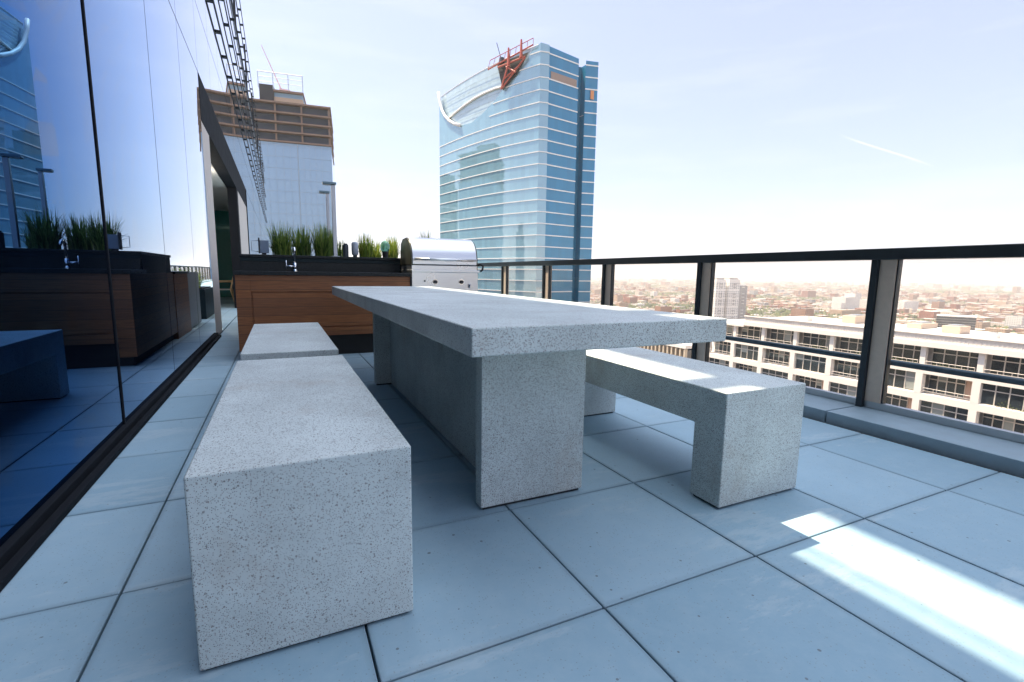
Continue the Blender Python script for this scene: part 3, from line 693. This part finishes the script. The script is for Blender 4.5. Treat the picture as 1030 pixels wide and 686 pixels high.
# unfinished corner opening with hoist platform
rust = plain('red_lead_paint', (.40, .075, .045), .6); dk = plain('dark_opening', (.035, .03, .03), .9)
op = [onface(.69, 70.4, .3), onface(.925, 70.2, .3), onface(.85, 64.8, .3), onface(.742, 61.3, .3)]
o = MB(); o.quad(*op); sd_ = wp(o.build('unglazed_opening', dk)); sd_.modifiers.new('t', 'SOLIDIFY').thickness = .15
pl = thing('hoist_platform', 'red steel hoist platform hanging at the open corner of the blue tower crown', 'platform', (71.5, 150, 70))
def pp(o): return tp(o, pl, (71.5, 150, 70))
f1 = [onface(.63, 69.2, 1.3), onface(.97, 71.4, 1.3)]; f2 = [onface(.65, 71.8, 1.3), onface(.97, 73.3, 1.3)]
pp(MB().tube(f1, .25, 6).build('bottom_beam', rust)); pp(MB().tube(f2, .13, 6).build('rail_bar', rust))
for t_ in [i/8 for i in range(9)]:
    a = Vector(f1[0]).lerp(Vector(f1[1]), t_); b = Vector(f2[0]).lerp(Vector(f2[1]), t_)
    pp(MB().tube([a, b], .09, 5).build('stanchion', rust))
for s, zb, zt in ((.80, 67.5, 73.2), (.89, 68.8, 74.2)):
    pp(MB().tube([onface(s, zb, 1.2), onface(s, zt, 1.2)], [.55, .3], 6).build('hanger', rust))
for q in ((.742, 61.4, .80, 68.5), (.742, 61.4, .915, 68.6), (.765, 64.2, .87, 66.6), (.715, 68.6, .915, 68.8), (.78, 67.8, .85, 65.2)):
    pp(MB().tube([onface(q[0], q[1], 1.1), onface(q[2], q[3], 1.1)], .3, 6).build('brace', rust))
pp(MB().tube([onface(.73, 71, .5), onface(.69, 76.8, .5)], .13, 5).build('mast', M['darkmetal']))
pp(MB().box(69.4, 70.4, 156.2, 158.0, 69.9, 71.6).build('winch', M['darkmetal']))
# panels still boarded on the upper side face
bd = plain('brown_board', (.30, .22, .18), .7); ob_ = plain('orange_board', (.62, .25, .10), .6)
tp(B(80.5, 91.5, 0, .12, 0, 2.5).build('boarded_panel', bd, None), tw, TWL)
bpn = [c for c in tw.children if c.name.startswith('boarded_panel')][0]
bpn.matrix_parent_inverse = Matrix.Translation((-76, -142, 100)); bpn.location = (0, 0, 0)
me = bpn.data
for v in me.vertices:
    t_ = (v.co.x-79.5)/(92.3-79.5); v.co.y += 142.3+t_*2.6-.14; v.co.z += 61.9
wp(B(96.3, 97.6, 143.28, 143.42, 58.9, 61.6).build('orange_panel', ob_))
# ------------------------------------------------------------------ tower under construction
CL = (2, 190, -100)
ct = thing('unfinished_tower', 'blue glass tower under construction with bare concrete floors at its top', 'tower', CL, rz=0)
def cpn(o): return tp(o, ct, CL)
ux = (math.cos(R(-7)), math.sin(R(-7)))
cg = facade_glass('sky_blue_curtain_glass', (.22, .34, .48), (.85, .94, 1.), 2.2, 60, 60, axis=0, tilt=.002, wob=.01, rough=.03).m
def ob(w0, w1, d0, d1, z0, z1):
    c = (-17+ux[0]*w0-ux[1]*d0*1., 196.8+ux[1]*w0+ux[0]*d0); return MB().obox(c, ux, w1-w0, d1-d0, z0, z1)
cpn(ob(0, 36.4, 0, 32, -100, 45.0).build('glass_body', cg))
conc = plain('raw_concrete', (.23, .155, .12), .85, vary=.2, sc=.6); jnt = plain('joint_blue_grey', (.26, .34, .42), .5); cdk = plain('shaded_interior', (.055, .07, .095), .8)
for zz in range(0, 48):
    z_ = 44.2-zz*3.9
    if z_ < -98: break
    cpn(ob(-.05, 36.45, -.05, .02, z_, z_+.09).build('floor_joint', jnt))
for xx in (2, 4.2, 6.5, 8.7, 11, 13.2, 15.5, 18, 20.5, 22.7, 25, 27, 29, 31, 33): 
    cpn(ob(xx, xx+.06 if xx != 25 else xx+.3, -.07, -.04, -100, 45).build('mullion', jnt))
for i in range(5):
    z_ = 45.02+i*3.2
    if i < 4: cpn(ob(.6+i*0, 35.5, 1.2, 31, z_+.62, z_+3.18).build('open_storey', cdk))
    cpn(ob(-.6, 36.6, -.7, 32.5, z_+.1, z_+.6).build('floor_slab', conc))
    if i < 4:
        for xx in (0., 9.5, 18.2, 26.6, 35.6): cpn(ob(xx, xx+.55, .1, .65, z_+.61, z_+3.19).build('column', conc))
cpn(ob(5, 15.6, 3, 20, 46, 57.8).build('core_base', conc))
cpn(ob(13.8, 18.2, 1.0, 18, 58.45, 64).build('dark_shutter', plain('black_shutter', (.03, .03, .035), .7)))
cpn(ob(18.25, 27.5, 1.4, 18, 58.45, 60.4).build('core_wall', plain('formwork', (.48, .35, .25), .8)))
cpn(ob(18.25, 27.5, 2.0, 18, 60.45, 62.0).build('core_wall', plain('blue_formwork', (.25, .38, .50), .7)))
cpn(ob(13.6, 27.6, .8, 18.2, 62.05, 62.5).build('core_deck', conc)) if False else None
cpn(ob(18.2, 27.8, 1.0, 18.2, 62.05, 62.7).build('core_deck', conc))
def opt(w, d, z_): return (-17+ux[0]*w-ux[1]*d, 196.8+ux[1]*w+ux[0]*d, z_)
for xx in (13.6, 18.2, 23, 27.6): cpn(MB().tube([opt(xx, .9, 62.6), opt(xx, .9, 68)], .14, 6).build('scaffold_post', M['shoe']))
for zz in (64.8, 66.4, 68): cpn(MB().tube([opt(13.6, .9, zz), opt(27.6, .9, zz-.02)], .15 if zz == 68 else .09, 6).build('scaffold_rail', M['shoe']))
# tower crane far behind, pale with distance
cr_ = thing('tower_crane', 'thin pale pink crane jib rising above the unfinished tower', 'crane', (6, 330, -100))
def cq(o): return tp(o, cr_, (6, 330, -100))
pk = plain('crane_pink', (.72, .42, .40), .6)
cq(B(5.2, 6.8, 329, 330.6, -100, 106).build('mast', pk))
jb = MB()
for dy, dz in ((0, 0), (.9, 0), (.45, .9)): jb.tube([(6, 330+dy, 106+dz), (-3, 330+dy, 128)], .13, 5)
for q in range(9):
    a = q/9; x_, z_ = 6-9*a, 106+22*a; jb.tube([(x_, 330, z_), (x_, 330.9*1, z_)], .08, 4)
cq(jb.build('jib', pk)); cq(B(6.9, 11, 329.2, 330.6, 104.6, 105.8).build('counter_jib', pk))
# other downtown towers, hidden by our wall, mirrored by the curved face
def office(x, y, w, d, h, rz, mat, label, band):
    e = thing('office_tower', label, 'tower', (x, y, -100), rz=R(rz))
    B(-w/2, w/2, -d/2, d/2, 0, h).build('shaft', mat, e)
    B(-w*.3, w*.3, -d*.3, d*.3, h+.001, h+9).build('penthouse', mat, e)
    if band:
        for k in range(1, int(h//8)): B(-w/2-.15, w/2+.15, -d/2-.15, d/2+.15, k*8, k*8+1.2).build('floor_band', belt, e)
of1 = facade_glass('office_dark_glass', (.03, .045, .05), (.8, 1, 1), 1.6, 3, 3.6, axis=0).m
office(-32, 310, 24, 24, 158, 12, of1, 'dark glass office tower mirrored in the left end of the curved tower face', True)
office(-92, 305, 26, 26, 126, 20, plain('office_tan', (.30, .26, .22), .7), 'tan office tower mirrored low in the curved tower face', True)
office(-135, 268, 20, 22, 112, 5, of1, 'shorter dark office tower mirrored in the middle of the curved face', False)
office(-168, 210, 11, 11, 134, 30, plain('office_grey', (.22, .24, .26), .6), 'slim grey office tower mirrored near the corner of the curved face', False)
# ------------------------------------------------------------------ white apartment building across the street
AL = (80, 40, -100)
ap = thing('white_apartment_building', 'long white apartment building with balconies below the terrace railing', 'apartment building', AL)
def aq(o): return tp(o, ap, AL)
wh = plain('white_render', (.86, .81, .76), .7, vary=.04, sc=.5); wpk = plain('warm_wall', (.52, .36, .28), .8, vary=.1)
win = facade_glass('apartment_glass', (.03, .036, .04), (.9, 1, 1), 1.55, 1.2, 3.7, axis=1, tilt=.02).m
fr_ = plain('window_frame', (.62, .56, .50), .5); cur = plain('interior_shade', (.30, .32, .30), .8)
AX = 80.; PB = 6.2; Y0 = 29.0-6*PB; NB = 13; FHT = 3.72; ZR = -8.2      # bay pitch, storey height, top slab bottom
YE = Y0+NB*PB-1.4+0
YEND = 73.5
aq(B(AX+2.4, AX+18, Y0, YEND, -100, ZR).build('main_wall', wh))
aq(B(AX-.5, AX+2.39, Y0-.3, 64, ZR, ZR+.78).build('roof_slab', wh, bevel=.03)); aq(B(AX-.4, AX+2.39, 64.002, YEND, ZR-.3, ZR+.1).build('roof_slab', wh))
aq(B(AX+2.401, AX+18, Y0, 64, ZR+.001, ZR+1.35).build('roof_deck', plain('roof_membrane', (.70, .64, .58), .8, vary=.12, sc=.25)))
rb = MB(); rb.box(AX-.2, AX-.05, Y0, 64, ZR+.785, ZR+1.72); y = Y0
while y < 63.9: rb.box(AX-.25, AX-.2005, y, y+.12, ZR+.80, ZR+1.70); y += .42
aq(rb.build('parapet_screen', plain('ribbed_metal', (.76, .72, .69), .5, .2))); aq(B(AX-.4, AX+.1, Y0, 64.1, ZR+1.725, ZR+1.86).build('parapet_cap', wh))
aq(B(AX+.12, AX+2.4, Y0, 64, ZR+1.36, ZR+1.42).build('roof_walk', wh))
ra = random.Random(11)
for f in range(7):
    zt = ZR-f*FHT; zb = zt-FHT      # storey spans zb..zt
    aq(B(AX-.35, AX+2.395, Y0, YEND, zb, zb+.95 if f else zb+.95).build('floor_band', wh, bevel=.02))
    for b_ in range(NB+1):
        yc = Y0+b_*PB
        if yc > YEND-1: continue
        if f == 0: aq(B(AX-.05, AX+.55, yc-.32, yc+.32, zb+.951, zt-.001).build('column', wh))
        else: aq(B(AX-.36, AX+.55, yc-.42, yc+.42, zb+.951, zt-.001).build('column', wh))
        y0, y1 = yc+.43, min(yc+PB-.43, YEND-.1)
        if y1-y0 < 2: continue
        rec = (f == 0) or ((b_+f//2) % 2 == 0)
        xg = AX+1.5 if rec else AX+.12
        z0, z1 = (zb+.955 if not rec else zb+.96), zt-.02
        n_ = 4; bx_ = MB()
        ya = y0+(1.3 if rec and f else 0)
        aq(B(xg, xg+.05, ya, y1, z0, z1).build('window_pane', win))
        for q in range(n_+1):
            yy = ya+(y1-ya)*q/n_; bx_.box(xg-.07, xg-.005, max(ya, yy-.06), min(y1, yy+.06), z0, z1)
        bx_.box(xg-.072, xg-.006, ya, y1, z1-.9, z1-.78); bx_.box(xg-.072, xg-.006, ya, y1, z0, z0+.12)
        aq(bx_.build('window_frame', fr_))
        if ra.random() < .6:
            q = ra.randint(0, n_-1); wv_ = (y1-ya)/n_; aq(B(xg-.003, xg+.0-.001, ya+wv_*q+.07, ya+wv_*(q+1)-.07, z0+.2+ra.choice([0, .6, 1.1, 1.5]), z1-.1).build('blind', cur))
        if rec:
            if f: aq(B(AX+.6, AX+2.3, y0, y0+.02, z0, z1).build('side_wall', wpk)); aq(B(xg-.002, AX+2.38, y0+.021, ya-.01, z0, z1).build('back_wall', wpk))
            rl = MB()
            rl.tube([(AX-.2, y0, zb+1.75), (AX-.2, y1, zb+1.75)], .05, 6); rl.tube([(AX-.2, y0, zb+1.35), (AX-.2, y1, zb+1.35)], .03, 5)
            for q in range(5):
                yy = y0+(y1-y0)*q/4; rl.tube([(AX-.2, yy, zb+.951), (AX-.2, yy, zb+1.75)], .035, 5)
            aq(rl.build('balcony_rail', fr_))
lowm = facade_glass('lower_storeys', (.25, .22, .20), (1, 1, 1), 1.45, 3, 3.7, axis=1, rough=.4).m
aq(B(AX, AX+2.39, Y0, YEND, -100, ZR-7*FHT-.01).build('lower_storeys', lowm))
# balcony planting
bush = plain('balcony_leaf', (.10, .13, .04), .8, vary=.5, sc=3)
for i, (b_, f, wd_) in enumerate([(6, 0, 4.4), (7, 0, 4.6), (9, 0, 2.5), (5, 1, 3.6), (8, 0, 2.0)]):
    o = MB(); rq = random.Random(i); yb_ = Y0+b_*PB+.7; zb = ZR-f*FHT-FHT+.95
    for _ in range(260):
        y = yb_+rq.uniform(0, wd_); x = AX+rq.uniform(-.05, .5); z = zb+abs(rq.gauss(0, .32)); s = rq.uniform(.04, .11); a = rq.uniform(0, 6.28)
        dx, dy = math.cos(a)*s, math.sin(a)*s; o.quad((x-dx, y-dy, z), (x, y, z+s*1.4), (x+dx, y+dy, z+.02), (x, y, z-s*.5))
    tag(o.build('balcony_plants', bush), ['shrubs on the widest planted top floor balcony of the white building', 'shrubs on the planted balcony beside the widest planted one', 'small shrubs on a top floor balcony near the middle of the white building', 'shrubs on a second floor balcony of the white building at the right edge', 'short row of shrubs between the two larger top floor plantings'][i], 'plants', 'plants on the white building balconies')
# rooftop units
rm = plain('unit_beige', (.55, .45, .36), .7, vary=.15); rw = plain('unit_white', (.72, .68, .63), .6)
for i, (x, y, w, d, h) in enumerate([(90, 36, 3, 2.2, 1.1), (87, 44, 1.4, 1.4, .6), (92, 51, 4.5, 2.2, 1.3), (86, 56, 1.5, 1.2, .7), (91, 26, 3.5, 2.4, 1.2), (88, 31, 1.1, 1.1, .6), (94, 42, 5, 2, .8)]):
    e = thing('rooftop_unit', ['beige air unit on the white roof, second from the right edge', 'small square vent near the middle of the white roof', 'large low unit on the left part of the white roof', 'small vent close to the left end of the parapet', 'beige air unit on the white roof at the right edge', 'tiny vent just behind the parapet beside the bronze post', 'long low duct at the back of the white roof'][i], 'roof unit', (x, y, ZR+1.351), 'equipment on the white roof')
    B(-w/2, w/2, -d/2, d/2, 0, h).build('unit_case', rm if i % 2 == 0 else rw, e, bevel=.04); B(-w*.3, w*.3, -d*.3, d*.3, h+.001, h+.18).build('unit_fan_cover', M['shoe'], e)
# beige neighbour with vertical fins
e = thing('finned_beige_building', 'low beige building with close vertical fins left of the white apartments', 'building', (80, 92, -100))
fm = plain('beige_fin', (.60, .50, .38), .7); B(0, 22, -14, 16, 0, 84.8).build('main_wall', plain('dark_grey_wall', (.16, .15, .14), .8), e)  # dark grey wall behind the fins
for k in range(23): B(-.7, -.001, -14+k*1.3, -13.55+k*1.3, 0, 85.2).build('fin', fm, e)
B(-.8, 22.4, -14.2, 16.3, 85.21, 85.9).build('roof', wh, e)
# ------------------------------------------------------------------ twin pale high-rises
def slabtower(x, y, w, d, h, rz, nb, label, mat, mat2):
    e = thing('apartment_tower', label, 'apartment tower', (x, y, -100), rz=R(rz))
    B(-w/2, w/2, -d/2, d/2, 0, h).build('tower_wall', mat, e)
    B(-w*.38, w*.38, -d*.38, d*.38, h+.001, h+3.2).build('penthouse', mat2, e)
    fh = 3.1; n_ = int(h//fh)
    for k in range(2, n_):
        z = k*fh; o = MB()
        if k % 5 == 4: continue
        for q in range(nb):
            c = -w/2+(q+.5)*w/nb; o.box(c-w/nb*.26, c+w/nb*.26, -d/2-.05, -d/2+.2, z+.9, z+2.6)
            c = -d/2+(q+.5)*d/nb; o.box(-w/2-.05, -w/2+.2, c-d/nb*.22, c+d/nb*.22, z+.9, z+2.6)
        o.build('window_row', tgw, e)
        if k % 2 == 0: B(-w*.12, w*.12, -d/2-1.6, -d/2-.06, z, z+1.1).build('balcony', mat2, e)
tgw = plain('tower_windows', (.34, .34, .34), .6)
pale = plain('pale_precast', (.87, .84, .79), .8, vary=.04, sc=.1); pale2 = plain('grey_precast', (.42, .40, .38), .8, vary=.04, sc=.1)
slabtower(741.5, 662, 22, 24, 95.5, -8, 4, 'white slab tower, left one of the tall pale twins in the city', pale, pale2)
slabtower(768, 655, 24, 26, 96, -8, 5, 'pale balconied tower, right one of the tall pale twins in the city', pale, pale2)
slabtower(800, 660, 20, 22, 84, -8, 3, 'shorter grey tower just right of the tall pale twins', pale2, pale)
# dark glass mid-rise
e = thing('dark_glass_block', 'dark glass mid rise block with a pale roof edge in the city', 'building', (1008, 405, -100), rz=R(-68))
dg = facade_glass('dark_block_glass', (.05, .055, .06), (.8, .9, 1), 1.7, 4, 3.6, axis=1, tilt=.05).m
B(-24, 24, -14, 14, 0, 41).build('glass_body', dg, e); B(-24.6, 24.6, -14.6, 14.6, 41.01, 42.6).build('roof_edge', pale, e); B(-8, 4, -6, 6, 42.61, 46).build('penthouse', pale2, e)
for k in range(1, 10): B(-24.2, 24.2, -14.2, 14.2, k*4.1, k*4.1+.5).build('floor_line', pale2, e)
# ------------------------------------------------------------------ ground and city
def ground():
    t = NT('city_ground'); po = t.pos()
    n = t.noise(po, .0016, 8, .6); n2 = t.noise(po, .012, 6, .65); n3 = t.noise(po, .0006, 5, .6)
    b = t.mix(t.ramp(n2, (.38, 0.), (.6, 1.)), (.16, .145, .13), (.24, .20, .17))
    b = t.mix(t.ramp(n, (.42, 0.), (.62, .9)), b, (.07, .085, .035))
    b = t.mix(t.ramp(n3, (.45, 0.), (.65, .7)), b, (.20, .15, .12))
    s = t.sep(po)
    gx = t.math('FRACT', t.math('DIVIDE', s[0], 96.)); gy = t.math('FRACT', t.math('DIVIDE', s[1], 150.))
    rd = t.math('MAXIMUM', t.math('LESS_THAN', gx, .11), t.math('LESS_THAN', gy, .08)); b = t.mix(t.math('MULTIPLY', rd, .9), b, (.16, .155, .15))
    t.p(Base_Color=b, Roughness=.95, Specular_IOR_Level=.1); return t.m
g = MB(); g.quad((-30000, -30000, -100), (30000, -30000, -100), (30000, 30000, -100), (-30000, 30000, -100)); struct(g.build('ground', ground()))
def wallmat(name, a, wn_col, fh=3.3, bay=3.4, glass=.8):
    t = NT(name); po = t.pos(); s = t.sep(po)
    h_ = t.math('ADD', s[0], s[1]); fx = t.math('FRACT', t.math('DIVIDE', h_, bay)); fz = t.math('FRACT', t.math('DIVIDE', t.math('ADD', s[2], 100.), fh))
    inx = t.math('MULTIPLY', t.math('GREATER_THAN', fx, .28), t.math('LESS_THAN', fx, .74)); inz = t.math('MULTIPLY', t.math('GREATER_THAN', fz, .3), t.math('LESS_THAN', fz, .75))
    nz_ = t.new('ShaderNodeNewGeometry'); ns = t.sep(nz_.outputs['Normal']); side = t.math('LESS_THAN', t.math('ABSOLUTE', ns[2]), .5)
    f = t.math('MULTIPLY', t.math('MULTIPLY', inx, inz), t.math('MULTIPLY', side, glass))
    n = t.noise(po, .02, 3, .5); base = t.mix(n, tuple(x*.8 for x in a), tuple(min(1, x*1.2) for x in a))
    t.p(Base_Color=t.mix(f, base, wn_col), Roughness=.8, Specular_IOR_Level=.2); return t.m
walls = [wallmat('red_brick', (.30, .115, .075), (.06, .06, .07)), wallmat('brown_brick', (.34, .19, .13), (.07, .07, .08)), wallmat('tan_brick', (.48, .33, .23), (.09, .09, .09)),
         wallmat('cream_stucco', (.62, .54, .45), (.10, .10, .11)), wallmat('white_panel', (.72, .69, .65), (.10, .12, .14)), wallmat('grey_block', (.30, .30, .31), (.06, .07, .08))]
roofs = [plain('roof_pale', (.60, .56, .52), .9, vary=.15, sc=.02), plain('roof_tan', (.42, .33, .27), .9, vary=.2, sc=.02), plain('roof_grey', (.26, .25, .25), .9, vary=.2, sc=.02), plain('roof_rust', (.33, .16, .12), .9, vary=.2, sc=.02)]
names = ['red brick', 'brown brick', 'tan brick', 'cream stucco', 'white panelled', 'grey block']
rc = random.Random(42)
def shade(n):      # roof top as separate material index
    return n
cand = []
def inview(x, y):
    a = math.atan2(x, y); return R(8) < a < R(84)
def green(x, y):      # leafy quarters
    return math.sin(x*.0021+1.3)*math.cos(y*.0017+.4)+.6*math.sin(x*.0047+y*.0031) > .42
def blocked(x, y, w):
    if x-w < 125 and -60 < y < 130: return True
    for (cx_, cy_, r_) in ((770, 657, 62), (1008, 405, 46), (80, 170, 45)):
        if math.hypot(x-cx_, y-cy_) < r_+w*.7: return True
    return False
D = [(430, 4200, 96, 150, 1), (4200, 13000, 288, 450, 2)]
for (d0, d1, bx_, by_, lod) in D:
    for i in range(int(d1/bx_)+1):
        for j in range(int(d1/by_)+1):
            ox, oy = i*bx_, j*by_; dd = math.hypot(ox, oy)
            if not (d0 <= dd < d1) or not inview(ox, oy): continue
            if lod == 1:
                gq = green(ox, oy)
                y = oy+14
                while y < oy+by_-16:
                    dep = rc.uniform(14, 34)
                    for side in (0, 1):
                        if rc.random() < (.5 if gq else .1): continue
                        w = rc.uniform(16, 36); x = ox+12+w/2 if side == 0 else ox+bx_-2-w/2
                        h = rc.choice([7, 8, 9, 10, 10, 12, 13, 15, 17]) if not gq else rc.uniform(6, 10)
                        if rc.random() < .035: h = rc.uniform(20, 34)
                        cand.append((x, y+dep/2, w, dep, h, lod))
                    y += dep+rc.choice([1.5, 2, 5, 9])
            else:
                for _ in range(11 if not green(ox, oy) else 5):
                    w = rc.uniform(24, 80); d_ = rc.uniform(20, 70); h = rc.choice([8, 9, 11, 13, 16]) if rc.random() < .94 else rc.uniform(22, 55)
                    cand.append((ox+rc.uniform(0, bx_), oy+rc.uniform(0, by_), w, d_, h, lod))
# a few named mid-distance blocks: hospital-like white group and brick slabs on the right
cand += [(1560, 900, 70, 40, 44, 3), (1640, 880, 60, 36, 36, 3), (1740, 830, 80, 36, 34, 3), (1700, 960, 34, 34, 52, 3), (1900, 520, 36, 24, 50, 4), (1960, 500, 34, 24, 50, 4), (1840, 580, 30, 22, 40, 4), (2300, 1500, 60, 30, 38, 4), (1500, 640, 110, 30, 22, 4), (1320, 760, 80, 30, 20, 4)]
cand = [c for c in cand if not blocked(c[0], c[1], max(c[2], c[3]))]
def score(c):
    d = math.hypot(c[0], c[1]); a = math.degrees(math.atan2(c[0], c[1]))
    vis = 1 if (13 < a < 73 and d > 560) else .05
    return vis*c[2]*c[4]/(d*d)*(3 if c[5] > 2 else 1)
cand.sort(key=score, reverse=True)
def bmat(c):
    if c[5] == 3: return rc.choice([4, 4, 3]), 0
    if c[5] == 4: return rc.choice([0, 0, 2]), rc.choice([0, 1])
    return rc.choice([0, 0, 0, 1, 1, 1, 2, 2, 2, 3, 3, 4, 5]), rc.choice([0, 0, 0, 1, 1, 2, 2, 3])
for c in cand[:290]:
    x, y, w, d_, h, l_ = c; wi, ri = bmat(c)
    o = MB(); o.box(-w/2, w/2, -d_/2, d_/2, 0, h-.01, 0)
    o.box(-w/2+.4, w/2-.4, -d_/2+.4, d_/2-.4, h-.3, h, 1)      # roof sheet
    o.box(-w/2, w/2, -d_/2, -d_/2+.35, h, h+.8, 0); o.box(-w/2, -w/2+.35, -d_/2+.36, d_/2, h, h+.8, 0)
    if rc.random() < .7:
        px, py = rc.uniform(-w*.25, w*.25), rc.uniform(-d_*.2, d_*.2); o.box(px-2.5, px+2.5, py-2, py+2, h+.01, h+2.8, rc.choice([0, 1]))
    if rc.random() < .5:
        px, py = rc.uniform(-w*.35, w*.35), rc.uniform(-d_*.3, d_*.3); o.box(px-1.2, px+1.2, py-1.6, py+1.6, h+.01, h+1.5, 1)
    nm = 'city_building'; b = o.build(nm, [walls[wi], roofs[ri]]); b.location = (x, y, -100)
    tag(b, '%s building with flat roof among the hazy city blocks beyond the railing' % names[wi], 'building', '%s buildings in the hazy city' % names[wi])
by = {}
for c in cand[290:]:
    wi, ri = bmat(c); x, y, w, d_, h, l_ = c
    by.setdefault(0, MB()).box(x-w/2, x+w/2, y-d_/2, y+d_/2, -100, -100+h, wi)
    mb_ = by[0]; mb_.mi[-5] = 6+ri      # top face carries the roofing
    if l_ == 1 and h < 30 and rc.random() < .5: mb_.box(x-2, x+2, y-2, y+2, -100+h, -100+h+2.5, wi)
ob2 = bpy.data.meshes.new('far_city'); ob2.from_pydata(by[0].v, [], by[0].f)
for m in walls+roofs: ob2.materials.append(m)
ob2.polygons.foreach_set('material_index', by[0].mi)
fc = bpy.data.objects.new('far_city', ob2); C.objects.link(fc); fc['kind'] = 'stuff'; fc['label'] = 'endless low city blocks fading into haze'; fc['category'] = 'city'
# trees of the city, one leafy mass
leafm = NT('city_tree_leaf'); ri_ = leafm.new('ShaderNodeNewGeometry').outputs['Random Per Island']
leafm.p(Base_Color=leafm.ramp(ri_, (0, (.035, .055, .018)), (.5, (.07, .095, .03)), (1, (.13, .14, .05))), Roughness=.9)
tv = []; tf = []
def blob(x, y, z, r, h):
    n_ = len(tv); k = 6
    tv.append((x, y, z+h*rc.uniform(.9, 1.1)))
    for q in range(k):
        a = 2*math.pi*q/k+rc.uniform(-.3, .3); rr_ = r*rc.uniform(.75, 1.2); tv.append((x+math.cos(a)*rr_, y+math.sin(a)*rr_, z+h*rc.uniform(.4, .72)))
    for q in range(k):
        a = 2*math.pi*q/k+rc.uniform(-.3, .3); rr_ = r*rc.uniform(.5, .8); tv.append((x+math.cos(a)*rr_, y+math.sin(a)*rr_, z))
    for q in range(k):
        q2 = (q+1) % k; tf.append((n_, n_+1+q, n_+1+q2)); tf.append((n_+1+q, n_+1+k+q, n_+1+k+q2, n_+1+q2))
for _ in range(42000):
    a = rc.uniform(R(9), R(83)); d = 430+5200*rc.random()**.75; x, y = math.sin(a)*d, math.cos(a)*d
    if blocked(x, y, 6) or (not green(x, y) and rc.random() < .72): continue
    for q in range(1 if d > 1500 else 3):
        blob(x+rc.uniform(-5, 5), y+rc.uniform(-5, 5), -100, rc.uniform(3.5, 6.5)*(1 if d < 2500 else 1.7), rc.uniform(7, 13))
for _ in range(9000):
    a = rc.uniform(R(9), R(83)); d = rc.uniform(4500, 14000); x, y = math.sin(a)*d, math.cos(a)*d
    if not green(x*.6, y*.6) and rc.random() < .6: continue
    blob(x, y, -100, rc.uniform(18, 45), rc.uniform(9, 14))
tm_ = bpy.data.meshes.new('city_trees'); tm_.from_pydata(tv, [], tf); tm_.materials.append(leafm.m)
to = bpy.data.objects.new('city_trees', tm_); C.objects.link(to); to['kind'] = 'stuff'; to['label'] = 'leafy treetops between the city blocks'; to['category'] = 'trees'
# ------------------------------------------------------------------ haze
hz = MB().box(-31000, 31000, -31000, 31000, -101, 150)
ht = bpy.data.materials.new('haze_air'); ht.use_nodes = True; hn = ht.node_tree.nodes; hn.remove(hn['Principled BSDF'])
pv = hn.new('ShaderNodeVolumePrincipled'); pv.inputs['Color'].default_value = (1, .985, .965, 1); pv.inputs['Density'].default_value = 1.4e-4; pv.inputs['Anisotropy'].default_value = .2
ht.node_tree.links.new(pv.outputs[0], hn['Material Output'].inputs['Volume'])
ho = hz.build('haze', ht); ho['kind'] = 'stuff'
